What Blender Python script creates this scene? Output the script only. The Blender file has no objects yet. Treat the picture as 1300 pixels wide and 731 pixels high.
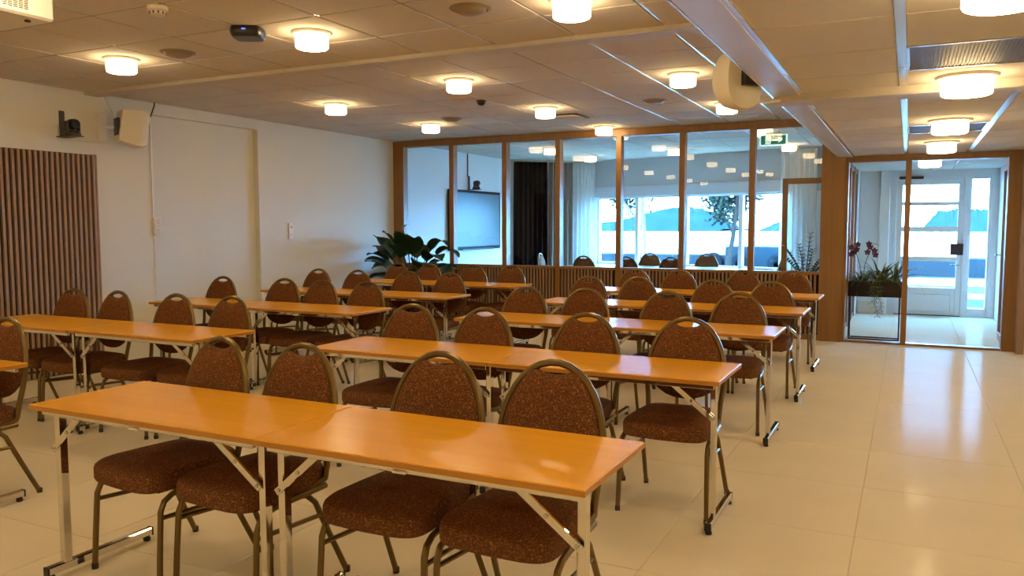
import bpy, math, random
from mathutils import Vector, Matrix

random.seed(7)
S = bpy.context.scene
COL = S.collection

# ------------------------------------------------------------------ camera
cam_d = bpy.data.cameras.new('camera')
cam_d.sensor_width = 36.0
cam_d.lens = 1017.0 / 1300.0 * 36.0
cam_d.clip_end = 2000
cam = bpy.data.objects.new('camera', cam_d)
COL.objects.link(cam)
_yaw, _pitch, _roll = math.radians(26.345), math.radians(4.4537), math.radians(-0.0891)
_F = Vector((-math.sin(_yaw) * math.cos(_pitch), math.cos(_yaw) * math.cos(_pitch), -math.sin(_pitch)))
_R = Vector((math.cos(_yaw), math.sin(_yaw), 0))
_U = _R.cross(_F)
_R2 = math.cos(_roll) * _R + math.sin(_roll) * _U
_U2 = -math.sin(_roll) * _R + math.cos(_roll) * _U
cam.matrix_world = Matrix(((_R2.x, _U2.x, -_F.x, 0), (_R2.y, _U2.y, -_F.y, 0), (_R2.z, _U2.z, -_F.z, 1.38), (0, 0, 0, 1)))
S.camera = cam

# ------------------------------------------------------------------ world, sun, exposure
SKY_COL, SKY_STR = (0.19, 0.53, 1.0, 1), 56.0
LAMP_COL, LAMP_STR = (1.0, 0.73, 0.39, 1), 42.0
w = bpy.data.worlds.new('sky'); S.world = w; w.use_nodes = True
bg = w.node_tree.nodes['Background']
bg.inputs['Color'].default_value = SKY_COL
bg.inputs['Strength'].default_value = SKY_STR
sun_d = bpy.data.lights.new('sun', 'SUN'); sun_d.energy = 14.0; sun_d.angle = 0.009; sun_d.color = (1, 0.93, 0.82)
sun = bpy.data.objects.new('sun', sun_d); COL.objects.link(sun)
sun.rotation_euler = Vector((0.35, 0.8, -0.62)).to_track_quat('-Z', 'Y').to_euler()
S.view_settings.view_transform = 'Standard'
S.view_settings.look = 'None'
S.view_settings.gamma = 1.0
S.view_settings.use_curve_mapping = False
S.view_settings.exposure = 0.2
S.cycles.use_denoising = True
S.cycles.sample_clamp_indirect = 80.0
S.cycles.max_bounces = 10
S.cycles.diffuse_bounces = 5
S.cycles.glossy_bounces = 4
S.cycles.transmission_bounces = 6
S.cycles.transparent_max_bounces = 24

# ------------------------------------------------------------------ materials
MATS = {}
def mat(name, col, rough=0.5, metal=0.0, noise=None, bump=None, spec=0.5, emit=None, coat=0.0, grain=None, speckle=None):
    """principled material; noise=(scale, amount) tints, bump=(scale, strength), grain=(scale vec, amount)"""
    m = bpy.data.materials.new(name); m.use_nodes = True
    nt = m.node_tree; b = nt.nodes['Principled BSDF']
    b.inputs['Base Color'].default_value = (*col, 1)
    b.inputs['Roughness'].default_value = rough
    b.inputs['Metallic'].default_value = metal
    b.inputs['Specular IOR Level'].default_value = spec
    b.inputs['Coat Weight'].default_value = coat
    tc = nt.nodes.new('ShaderNodeTexCoord')
    def noisecol(scale, amount, vec=None, detail=4):
        n = nt.nodes.new('ShaderNodeTexNoise'); n.inputs['Scale'].default_value = scale; n.inputs['Detail'].default_value = detail
        src = tc.outputs['Object']
        if vec:
            mp = nt.nodes.new('ShaderNodeMapping'); mp.inputs['Scale'].default_value = vec
            nt.links.new(src, mp.inputs['Vector']); src = mp.outputs['Vector']
        nt.links.new(src, n.inputs['Vector'])
        mx = nt.nodes.new('ShaderNodeMix'); mx.data_type = 'RGBA'
        lo = tuple(max(0, c * (1 - amount)) for c in col); hi = tuple(min(1, c * (1 + amount)) for c in col)
        mx.inputs['A'].default_value = (*lo, 1); mx.inputs['B'].default_value = (*hi, 1)
        nt.links.new(n.outputs['Fac'], mx.inputs['Factor'])
        return n, mx
    if noise:
        n, mx = noisecol(*noise); nt.links.new(mx.outputs['Result'], b.inputs['Base Color'])
    if grain:
        n, mx = noisecol(1.0, grain[1], grain[0], 6); nt.links.new(mx.outputs['Result'], b.inputs['Base Color'])
    if speckle:
        n = nt.nodes.new('ShaderNodeTexNoise'); n.inputs['Scale'].default_value = speckle[0]; n.inputs['Detail'].default_value = 3
        nt.links.new(tc.outputs['Object'], n.inputs['Vector'])
        r = nt.nodes.new('ShaderNodeValToRGB')
        e = r.color_ramp.elements
        e[0].position = 0.40; e[0].color = (*tuple(c * 0.62 for c in col), 1)
        e[1].position = 0.72; e[1].color = (*speckle[1], 1)
        k = e.new(0.56); k.color = (*col, 1)
        nt.links.new(n.outputs['Fac'], r.inputs['Fac']); nt.links.new(r.outputs['Color'], b.inputs['Base Color'])
    if bump:
        n = nt.nodes.new('ShaderNodeTexNoise'); n.inputs['Scale'].default_value = bump[0]; n.inputs['Detail'].default_value = 3
        nt.links.new(tc.outputs['Object'], n.inputs['Vector'])
        bp = nt.nodes.new('ShaderNodeBump'); bp.inputs['Strength'].default_value = bump[1]; bp.inputs['Distance'].default_value = 0.01
        nt.links.new(n.outputs['Fac'], bp.inputs['Height']); nt.links.new(bp.outputs['Normal'], b.inputs['Normal'])
    if emit:
        b.inputs['Emission Color'].default_value = (*emit[0], 1); b.inputs['Emission Strength'].default_value = emit[1]
    MATS[name] = m
    return m

def glass_mat(name, tint=(1, 1, 1), refl=1.0):
    m = bpy.data.materials.new(name); m.use_nodes = True
    nt = m.node_tree; nt.nodes.clear()
    o = nt.nodes.new('ShaderNodeOutputMaterial')
    tr = nt.nodes.new('ShaderNodeBsdfTransparent'); tr.inputs['Color'].default_value = (*tint, 1)
    gl = nt.nodes.new('ShaderNodeBsdfGlossy'); gl.inputs['Roughness'].default_value = 0.0
    fr = nt.nodes.new('ShaderNodeFresnel'); fr.inputs['IOR'].default_value = 1.5
    mu = nt.nodes.new('ShaderNodeMath'); mu.operation = 'MULTIPLY'; mu.inputs[1].default_value = refl; mu.use_clamp = True
    mx = nt.nodes.new('ShaderNodeMixShader')
    ge = nt.nodes.new('ShaderNodeNewGeometry')          # the pane reflects on its outer faces only
    inv = nt.nodes.new('ShaderNodeMath'); inv.operation = 'SUBTRACT'; inv.inputs[0].default_value = 1.0
    m2 = nt.nodes.new('ShaderNodeMath'); m2.operation = 'MULTIPLY'
    nt.links.new(ge.outputs['Backfacing'], inv.inputs[1])
    nt.links.new(fr.outputs[0], mu.inputs[0]); nt.links.new(mu.outputs[0], m2.inputs[0]); nt.links.new(inv.outputs[0], m2.inputs[1])
    nt.links.new(m2.outputs[0], mx.inputs[0])
    nt.links.new(tr.outputs[0], mx.inputs[1]); nt.links.new(gl.outputs[0], mx.inputs[2])
    nt.links.new(mx.outputs[0], o.inputs[0])
    MATS[name] = m
    return m

def sheer_mat(name, col, opacity):
    m = bpy.data.materials.new(name); m.use_nodes = True
    nt = m.node_tree; nt.nodes.clear()
    o = nt.nodes.new('ShaderNodeOutputMaterial')
    tr = nt.nodes.new('ShaderNodeBsdfTransparent')
    df = nt.nodes.new('ShaderNodeBsdfDiffuse'); df.inputs['Color'].default_value = (*col, 1)
    tl = nt.nodes.new('ShaderNodeBsdfTranslucent'); tl.inputs['Color'].default_value = (*col, 1)
    m1 = nt.nodes.new('ShaderNodeMixShader'); m1.inputs[0].default_value = 0.5
    m2 = nt.nodes.new('ShaderNodeMixShader'); m2.inputs[0].default_value = opacity
    nt.links.new(df.outputs[0], m1.inputs[1]); nt.links.new(tl.outputs[0], m1.inputs[2])
    nt.links.new(tr.outputs[0], m2.inputs[1]); nt.links.new(m1.outputs[0], m2.inputs[2])
    nt.links.new(m2.outputs[0], o.inputs[0])
    MATS[name] = m
    return m

mat('wall_paint', (0.68, 0.655, 0.55), 0.75, noise=(1.2, 0.03), bump=(180, 0.05))
mat('white_paint', (0.72, 0.73, 0.72), 0.45)
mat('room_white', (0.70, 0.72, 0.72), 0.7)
mat('floor_tile', (0.70, 0.62, 0.47), 0.30, noise=(2.2, 0.05), bump=(5, 0.05), spec=0.06)
mat('grout', (0.54, 0.47, 0.35), 0.8)
mat('ceiling_tile', (0.60, 0.54, 0.46), 0.9, noise=(90, 0.05), bump=(260, 0.12), spec=0.2)
mat('t_bar', (0.70, 0.68, 0.64), 0.2, metal=0.55)
mat('beam_grey', (0.54, 0.51, 0.46), 0.42, grain=((4, 1.2, 30), 0.12))
mat('beam_cream', (0.52, 0.46, 0.37), 0.6)
mat('oak', (0.26, 0.122, 0.028), 0.42, grain=((26, 26, 1.4), 0.28), bump=(60, 0.03))
mat('oak_slat', (0.29, 0.165, 0.088), 0.5, grain=((30, 30, 1.2), 0.3))
mat('walnut_slat', (0.34, 0.215, 0.14), 0.5, grain=((26, 26, 0.9), 0.35))
mat('slat_back', (0.022, 0.012, 0.01), 0.9)
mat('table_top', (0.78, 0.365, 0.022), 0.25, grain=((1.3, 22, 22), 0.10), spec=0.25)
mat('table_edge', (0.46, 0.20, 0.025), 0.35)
mat('chrome', (0.72, 0.70, 0.66), 0.06, metal=1.0)
mat('rubber', (0.015, 0.014, 0.013), 0.6)
mat('bronze', (0.18, 0.118, 0.04), 0.33, metal=0.75)
mat('fabric', (0.165, 0.062, 0.019), 0.85, speckle=(150, (0.36, 0.155, 0.05)), bump=(420, 0.25), spec=0.25)
mat('pan', (0.03, 0.02, 0.015), 0.8)
mat('lamp_rim', (0.62, 0.55, 0.45), 0.4)
mat('plastic_white', (0.75, 0.72, 0.66), 0.4)
mat('plastic_cream', (0.70, 0.63, 0.50), 0.45)
mat('plastic_black', (0.012, 0.011, 0.012), 0.35)
mat('plastic_dark', (0.035, 0.028, 0.026), 0.4)
mat('valve', (0.27, 0.21, 0.145), 0.6)
mat('vent_dark', (0.10, 0.075, 0.04), 0.5, metal=0.3)
mat('vent_rib', (0.13, 0.10, 0.05), 0.6)
mat('lens', (0.02, 0.02, 0.03), 0.05)
mat('blue_led', (0.05, 0.1, 0.9), 0.4, emit=((0.1, 0.2, 1.0), 2.0))
mat('steel_black', (0.018, 0.017, 0.018), 0.4, metal=0.5)
mat('steel', (0.55, 0.54, 0.52), 0.25, metal=1.0)
mat('exit_green', (0.0, 0.16, 0.10), 0.4, emit=((0.0, 0.17, 0.10), 0.5))
mat('exit_white', (0.8, 0.9, 0.88), 0.4, emit=((0.7, 1.0, 0.95), 0.7))
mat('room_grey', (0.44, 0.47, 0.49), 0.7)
mat('pale_sun_bands', (0.42, 0.42, 0.41), 0.9, noise=(1.1, 0.15), spec=0.0)
mat('leaf_dark', (0.016, 0.045, 0.012), 0.35, noise=(9, 0.3))
mat('leaf_mid', (0.045, 0.105, 0.03), 0.4, noise=(14, 0.3))
mat('leaf_stripe', (0.24, 0.30, 0.13), 0.5, noise=(30, 0.4))
mat('spathe', (0.62, 0.58, 0.36), 0.5)
mat('petal', (0.085, 0.006, 0.06), 0.5)
mat('stem', (0.06, 0.10, 0.03), 0.5)
mat('pot_dark', (0.03, 0.026, 0.024), 0.5)
mat('soil', (0.03, 0.02, 0.012), 0.9)
mat('planter_brown', (0.016, 0.010, 0.007), 0.7, spec=0.2)
mat('screen', (0.085, 0.125, 0.13), 0.35, spec=0.3)
mat('screen_bezel', (0.008, 0.009, 0.011), 0.5, spec=0.1)
mat('curtain_black', (0.004, 0.0045, 0.006), 0.95, spec=0.0)
mat('curtain_beige', (0.21, 0.18, 0.14), 0.85)
sheer_mat('curtain_sheer', (0.85, 0.86, 0.84), 0.8)
mat('blind', (0.50, 0.56, 0.62), 0.7)
mat('desk_white', (0.62, 0.60, 0.56), 0.2)
mat('asphalt', (0.035, 0.037, 0.038), 0.9, noise=(0.7, 0.25), spec=0.0)
mat('quay', (0.011, 0.019, 0.024), 0.8, noise=(1.5, 0.2), spec=0.0)
mat('tyre', (0.007, 0.009, 0.011), 0.8, spec=0.0)
mat('water', (0.30, 0.36, 0.40), 0.4, bump=(0.9, 0.6), spec=1.0)
mat('island', (0.010, 0.024, 0.026), 1.0, noise=(0.12, 0.35), spec=0.0)  # blue-green puts distance haze into the dark forest colour
mat('bark', (0.02, 0.02, 0.018), 0.9, noise=(12, 0.3), spec=0.0)
mat('birch', (0.12, 0.12, 0.115), 0.8, noise=(14, 0.4), spec=0.0)
mat('foliage', (0.022, 0.034, 0.026), 0.8, noise=(3, 0.3), spec=0.0)
glass_mat('glass', (0.97, 0.985, 0.98), 0.75)
glass_mat('glass_out', (0.96, 0.98, 1.0), 1.0)

m = bpy.data.materials.new('lamp_glow'); m.use_nodes = True
b = m.node_tree.nodes['Principled BSDF']
b.inputs['Base Color'].default_value = (0.8, 0.78, 0.72, 1)
b.inputs['Emission Color'].default_value = LAMP_COL
b.inputs['Emission Strength'].default_value = LAMP_STR
MATS['lamp_glow'] = m
# satin floor: matte stone with a weak constant sheen
fm = MATS['floor_tile']; nt = fm.node_tree
pb = nt.nodes['Principled BSDF']; pb.inputs['Specular IOR Level'].default_value = 0.0; pb.inputs['Roughness'].default_value = 0.9
gl = nt.nodes.new('ShaderNodeBsdfGlossy'); gl.inputs['Roughness'].default_value = 0.13; gl.inputs['Color'].default_value = (1, 1, 1, 1)
lw_ = nt.nodes.new('ShaderNodeLayerWeight'); lw_.inputs['Blend'].default_value = 0.5
ma = nt.nodes.new('ShaderNodeMath'); ma.operation = 'MULTIPLY_ADD'; ma.inputs[1].default_value = 0.011; ma.inputs[2].default_value = 0.007
mxs = nt.nodes.new('ShaderNodeMixShader'); out = nt.nodes['Material Output']
nt.links.new(lw_.outputs['Facing'], ma.inputs[0]); nt.links.new(ma.outputs[0], mxs.inputs[0])
nt.links.new(pb.outputs[0], mxs.inputs[1]); nt.links.new(gl.outputs[0], mxs.inputs[2]); nt.links.new(mxs.outputs[0], out.inputs[0])
for l_ in list(pb.inputs['Normal'].links): nt.links.new(l_.from_socket, gl.inputs['Normal'])
MATS['lamp_side'] = m.copy(); MATS['lamp_side'].name = 'lamp_side'; MATS['lamp_side'].node_tree.nodes['Principled BSDF'].inputs['Emission Strength'].default_value = LAMP_STR * 0.5
m = m.copy(); m.name = 'lamp_glow_dimmed'; m.node_tree.nodes['Principled BSDF'].inputs['Emission Strength'].default_value = LAMP_STR * 0.35
MATS['lamp_glow_dimmed'] = m

# ------------------------------------------------------------------ mesh helpers
class MB:
    def __init__(s): s.v = []; s.f = []
    def add(s, vs, fs):
        o = len(s.v); s.v += [tuple(v) for v in vs]; s.f += [tuple(i + o for i in f) for f in fs]; return s
    def box(s, x0, x1, y0, y1, z0, z1):
        vs = [(x, y, z) for z in (z0, z1) for y in (y0, y1) for x in (x0, x1)]
        return s.add(vs, [(0, 2, 3, 1), (4, 5, 7, 6), (0, 1, 5, 4), (2, 6, 7, 3), (0, 4, 6, 2), (1, 3, 7, 5)])
    def cbox(s, x0, x1, y0, y1, z0, z1, c=0.004):
        """chamfered box"""
        lo = (x0, y0, z0); hi = (x1, y1, z1); vs = []; idx = {}
        for sx in (0, 1):
            for sy in (0, 1):
                for sz in (0, 1):
                    sg = (sx, sy, sz); P = [hi[a] if sg[a] else lo[a] for a in range(3)]
                    for a in range(3):
                        q = list(P)
                        for k in range(3):
                            if k != a: q[k] += -c if sg[k] else c
                        idx[(sg, a)] = len(vs); vs.append(q)
        fs = []
        for a in range(3):
            b_, c_ = (a + 1) % 3, (a + 2) % 3
            for sd in (0, 1):
                ring = []
                for (p, q) in ((0, 0), (1, 0), (1, 1), (0, 1)):
                    sg = [0, 0, 0]; sg[a] = sd; sg[b_] = p; sg[c_] = q; ring.append(idx[(tuple(sg), a)])
                fs.append(tuple(ring if sd else ring[::-1]))
        for a in range(3):          # edges running along axis a
            b_, c_ = (a + 1) % 3, (a + 2) % 3
            for p in (0, 1):
                for q in (0, 1):
                    s0 = [0, 0, 0]; s0[b_] = p; s0[c_] = q; s1 = list(s0); s1[a] = 1
                    s0, s1 = tuple(s0), tuple(s1)
                    f = (idx[(s0, b_)], idx[(s1, b_)], idx[(s1, c_)], idx[(s0, c_)])
                    fs.append(f if (p ^ q) else f[::-1])
        for sx in (0, 1):
            for sy in (0, 1):
                for sz in (0, 1):
                    sg = (sx, sy, sz); f = tuple(idx[(sg, a)] for a in range(3))
                    fs.append(f if (sx + sy + sz) % 2 else f[::-1])
        return s.add(vs, fs)
    def tube(s, pts, r, seg=8, cap=True, closed=False):
        pts = [Vector(p) for p in pts]; n = len(pts)
        rs = r if isinstance(r, (list, tuple)) else [r] * n
        tang = []
        for i in range(n):
            if closed: t = pts[(i + 1) % n] - pts[i - 1]
            else: t = pts[min(i + 1, n - 1)] - pts[max(i - 1, 0)]
            tang.append(t.normalized())
        t0 = tang[0]; up = Vector((0, 0, 1)) if abs(t0.z) < 0.9 else Vector((1, 0, 0))
        nrm = t0.cross(up).normalized(); vs = []
        for i in range(n):
            if i:
                q = tang[i - 1].rotation_difference(tang[i]); nrm = q @ nrm
            bi = tang[i].cross(nrm)
            for k in range(seg):
                a = 2 * math.pi * (k + 0.5) / seg
                vs.append(pts[i] + rs[i] * (math.cos(a) * nrm + math.sin(a) * bi))
        fs = []
        for i in range(n if closed else n - 1):
            j = (i + 1) % n
            for k in range(seg):
                k2 = (k + 1) % seg
                fs.append((i * seg + k, j * seg + k, j * seg + k2, i * seg + k2)[::-1])
        if cap and not closed:
            fs.append(tuple(range(seg))); fs.append(tuple((n - 1) * seg + k for k in range(seg))[::-1])
        return s.add(vs, fs)
    def loft(s, rings, cap0=True, cap1=True, closed=True):
        n = len(rings[0]); vs = [p for r in rings for p in r]; fs = []
        for i in range(len(rings) - 1):
            for k in range(n if closed else n - 1):
                k2 = (k + 1) % n
                fs.append((i * n + k, i * n + k2, (i + 1) * n + k2, (i + 1) * n + k))
        if cap0: fs.append(tuple(range(n))[::-1])
        if cap1: fs.append(tuple((len(rings) - 1) * n + k for k in range(n)))
        return s.add(vs, fs)
    def lathe(s, prof, c=(0, 0, 0), seg=24, axis='z'):
        rings = []
        for (r, h) in prof:
            ring = []
            for k in range(seg):
                a = 2 * math.pi * k / seg; x, y = r * math.cos(a), r * math.sin(a)
                if axis == 'z': p = (c[0] + x, c[1] + y, c[2] + h)
                elif axis == 'y': p = (c[0] + y, c[1] + h, c[2] + x)
                else: p = (c[0] + h, c[1] + x, c[2] + y)
                ring.append(p)
            rings.append(ring)
        return s.loft(rings)
    def prism(s, outline, fn, d0, d1):
        a = [fn(p[0], p[1], d0) for p in outline]; b_ = [fn(p[0], p[1], d1) for p in outline]
        return s.loft([a, b_])
    def mesh(s, name, mt, smooth=False):
        me = bpy.data.meshes.new(name); me.from_pydata(s.v, [], s.f); me.update()
        for x in (mt if isinstance(mt, (list, tuple)) else [mt]): me.materials.append(MATS[x])
        if smooth:
            me.polygons.foreach_set('use_smooth', [True] * len(me.polygons))
            me.set_sharp_from_angle(angle=math.radians(38))
        return me
    def build(s, name, mt, parent=None, smooth=False):
        return link(name, s.mesh(name, mt, smooth), parent)

def link(name, me, parent=None, loc=None):
    o = bpy.data.objects.new(name, me); COL.objects.link(o)
    if parent: o.parent = parent
    if loc: o.location = loc
    return o
def empty(name, loc=(0, 0, 0), rz=0.0):
    o = bpy.data.objects.new(name, None); COL.objects.link(o); o.location = loc; o.rotation_euler = (0, 0, rz)
    o.empty_display_size = 0.1
    return o
def tag(o, label, cat, group=None, kind=None):
    o['label'] = label; o['category'] = cat
    if group: o['group'] = group
    if kind: o['kind'] = kind
    return o
def struct(o, label=None, cat=None):
    o['kind'] = 'structure'
    if label: o['label'] = label
    if cat: o['category'] = cat
    return o
def copy_tree(o, parent=None):
    c = o.copy(); COL.objects.link(c); c.parent = parent
    for ch in list(KIDS.get(o.name, [])): copy_tree(ch, c)
    return c
KIDS = {}
def snapshot(root):
    """remember a prototype's children before copies are made"""
    KIDS[root.name] = [c for c in bpy.data.objects if c.parent == root]
    for c in KIDS[root.name]: snapshot(c)

# ------------------------------------------------------------------ dimensions
ZC, ZR = 2.65, 2.18            # main ceiling, aisle and lobby ceiling
XL, XR, YB, YG = -7.05, 1.16, -4.5, 10.2
XB0, XB1 = -0.78, -0.62        # long beam
FT = 0.755

# ------------------------------------------------------------------ floors
fl = struct(MB().box(XL - 0.15, XR, YB, YG, -0.06, -0.004).build('floor', 'grout'), 'pale beige stone tile floor of the conference room', 'floor')
tile_me = MB().cbox(-FT / 2 + 0.0015, FT / 2 - 0.0015, -FT / 2 + 0.0015, FT / 2 - 0.0015, -0.02, 0.0, 0.0012).mesh('floor_tile', 'floor_tile')
def lay_tiles(parent, x0, x1, y0, y1, ox=-0.175, oy=3.02):
    i0 = math.floor((x0 - ox) / FT); j0 = math.floor((y0 - oy) / FT)
    i = i0
    while ox + i * FT < x1 - 1e-3:
        j = j0
        while oy + j * FT < y1 - 1e-3:
            a, b_ = max(ox + i * FT, x0), min(ox + (i + 1) * FT, x1)
            c, d = max(oy + j * FT, y0), min(oy + (j + 1) * FT, y1)
            if b_ - a > 0.02 and d - c > 0.02:
                if b_ - a > FT - 1e-3 and d - c > FT - 1e-3:
                    o = link('floor_tile', tile_me, parent, ((a + b_) / 2, (c + d) / 2, random.uniform(-0.0006, 0)))
                else:
                    o = MB().cbox(a + 0.0015, b_ - 0.0015, c + 0.0015, d - 0.0015, -0.02, 0.0, 0.0012).build('floor_tile', 'floor_tile', parent)
            j += 1
        i += 1
lay_tiles(fl, XL - 0.12, XR, 0.75, YG - 0.03)
MB().box(XL - 0.12, XR, YB, 0.75, -0.02, 0.0).build('floor_slab', 'floor_tile', fl)
fl2 = struct(MB().box(-0.8, XR, YG, 13.8, -0.06, -0.004).build('floor_lobby', 'grout'), 'pale tile floor of the entrance lobby', 'floor')
lay_tiles(fl2, -0.8, XR, YG - 0.03, 13.72)
fl3 = struct(MB().box(XL - 0.1, -0.8, YG, 15.6, -0.06, 0.0).build('floor_meeting_room', 'floor_tile'), 'pale floor of the meeting room behind the glass', 'floor')

# ------------------------------------------------------------------ ceilings
def ceiling(name, label, xs, ys, z, skip=(), bar=0.018, xbar=None, outline=None):
    x0, x1, y0, y1 = xs[0], xs[-1], ys[0], ys[-1]
    if outline:
        a = [(p[0], p[1], z + 0.012) for p in outline]; b_ = [(p[0], p[1], z + 0.06) for p in outline]
        root = MB().loft([a, b_]).build(name, 'ceiling_tile')
    else:
        root = MB().box(x0, x1, y0, y1, z + 0.012, z + 0.06).build(name, 'ceiling_tile')
    struct(root, label, 'ceiling')
    xb = xbar or bar; cache = {}
    for i in range(len(xs) - 1):
        for j in range(len(ys) - 1):
            if (i, j) in skip: continue
            wx, wy = xs[i + 1] - xs[i] - xb, ys[j + 1] - ys[j] - bar
            if wx < 0.05 or wy < 0.05: continue
            k = (round(wx, 3), round(wy, 3))
            if k not in cache:
                cache[k] = MB().cbox(-wx / 2, wx / 2, -wy / 2, wy / 2, 0, 0.014, 0.003).mesh('ceiling_tile', 'ceiling_tile')
            link('ceiling_tile', cache[k], root, ((xs[i] + xs[i + 1]) / 2, (ys[j] + ys[j + 1]) / 2, z))
    for x in xs[1:-1]:
        MB().box(x - xb / 2, x + xb / 2, y0, y1, z + (0.005 if xb < 0.03 else -0.003), z + 0.0135).build('grid_bar', 't_bar', root)
    for y in ys[1:-1]:
        MB().box(x0, x1, y - bar / 2, y + bar / 2, z + 0.0055, z + 0.0125).build('grid_bar', 't_bar', root)
    return root
mx = [XL - 0.1] + [-0.83 - 0.611 * k for k in range(10, 0, -1)] + [XB0 + 0.02]
mx = [x for x in mx]
my_near = [0.28 + 0.61 * k for k in range(8)] + [5.13]
my_far = [5.13] + [5.25 + 0.619 * k for k in range(8)] + [YG + 0.03]
ceiling('ceiling', 'beige suspended tile ceiling over the rows of tables', [x for x in mx], my_near + my_far[1:], ZC)
MB_back = MB().box(XL, XB0, YB, 0.28, ZC, ZC + 0.05).build('ceiling_rear', 'ceiling_tile'); struct(MB_back, 'plain ceiling end behind the tiles', 'ceiling')
ry = [1.0, 1.57, 2.2, 2.83, 3.46, 4.09, 4.72, 5.27, 5.43, 6.06, 6.69, 7.32, 7.94, 8.57, 9.2, 9.83, YG + 0.03]
rx = [XB1 - 0.01, -0.06, 0.55, XR]
ceiling('ceiling_aisle', 'lower suspended tile ceiling over the open aisle', rx, ry, ZR, skip=((1, 5), (1, 11)), bar=0.012, xbar=0.04)
struct(MB().box(XB1 - 0.01, XR, YB, 1.0, ZR, ZR + 0.05).build('ceiling_aisle_rear', 'ceiling_tile'), 'plain end of the lower aisle ceiling', 'ceiling')
ceiling('ceiling_lobby', 'pale tile ceiling of the entrance lobby', [-0.8, -0.06, 0.55, XR], [YG + 0.03, 10.8, 11.45, 12.1, 12.75, 13.4, 13.75], ZR + 0.03, bar=0.012)
ceiling('ceiling_meeting_room', 'pale tile ceiling of the meeting room behind the glass', [-7.05] + [-6.94 + 0.611 * k for k in range(0, 11)], [YG + 0.03] + [10.75 + 0.61 * k for k in range(6)], ZC + 0.004,
        outline=[(XL - 0.1, YG + 0.03), (-0.8, YG + 0.03), (-0.8, 14.0), (-5.75, 15.55), (XL - 0.1, 14.3)])
struct(MB().box(XL - 0.3, XR + 0.2, YB - 0.2, 13.9, 2.95, 3.1).box(XL - 0.3, -0.75, 13.9, 15.6, 2.95, 3.1).build('roof', 'asphalt'), 'flat roof slab over the rooms', 'roof')

struct(MB().cbox(-0.7, XR + 0.6, 13.92, 15.7, 2.3, 2.42, 0.01).build('sky_blocker', 'white_paint'), 'flat canopy added unseen to keep sky off the lobby', 'blocker')  # unseen slab added to cut sky light on the lobby floor

# beams
tb = struct(MB().cbox(XB0, XB1, YB, YG - 0.02, ZR - 0.015, ZC + 0.04, 0.004).build('trim_1', 'beam_grey'), 'grey boxed beam along the edge of the high ceiling', 'beam')
MB().box(XB1, XB1 + 0.022, YB, YG - 0.02, ZR - 0.012, ZR + 0.02).build('edge_trim', 't_bar', tb)
MB().box(XB0 - 0.012, XB0, YB, YG - 0.02, ZR - 0.013, ZR + 0.03).build('edge_trim', 't_bar', tb)
struct(MB().cbox(XL - 0.1, XB0, 5.11, 5.26, ZC - 0.032, ZC + 0.02, 0.006).build('trim_2', 'beam_cream'), 'shallow cream beam crossing the high ceiling', 'beam')
t3 = struct(MB().cbox(XB0 + 0.0, XR, 5.2, 5.4, ZR - 0.05, ZR + 0.02, 0.006).build('trim_3', 'beam_cream'), 'shallow cream beam crossing the low aisle ceiling', 'beam')

# ------------------------------------------------------------------ walls
# left wall with a shallow recess between the cable strip and the far pier
wl = struct(MB().box(XL - 0.2, XL, YB, 5.86, -0.02, ZC + 0.04).box(XL - 0.2, XL - 0.07, 5.86, 7.36, -0.02, ZC + 0.04)
            .box(XL - 0.07, XL, 5.86, 7.36, 2.53, ZC + 0.04).box(XL - 0.2, XL, 7.36, 10.26, -0.02, ZC + 0.04)
            .build('wall_left', 'wall_paint'), 'plain cream painted wall beside the tables', 'wall')
MB().box(XL - 0.072, XL - 0.062, 5.86, 7.36, 0, 0.07).build('skirting', 'wall_paint', wl)
struct(MB().box(XL - 0.2, XL, 10.26, 14.3, -0.02, ZC + 0.04).build('wall_meeting_room', 'room_white'), 'white wall of the meeting room with a screen', 'wall')
wr = struct(MB().box(XR, XR + 0.2, YB, 10.0, -0.02, ZC + 0.3).build('wall_right', 'wall_paint'), 'cream wall along the open aisle', 'wall')
MB().cbox(XR - 0.03, XR, 9.0, 10.0, 0, 0.16, 0.003).build('baseboard_right', 'plastic_cream', wr)
struct(MB().box(XL - 0.2, XR + 0.2, YB - 0.2, YB, -0.02, ZC + 0.3).build('wall_back', 'wall_paint'), 'cream wall at the back of the room', 'wall')

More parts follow.
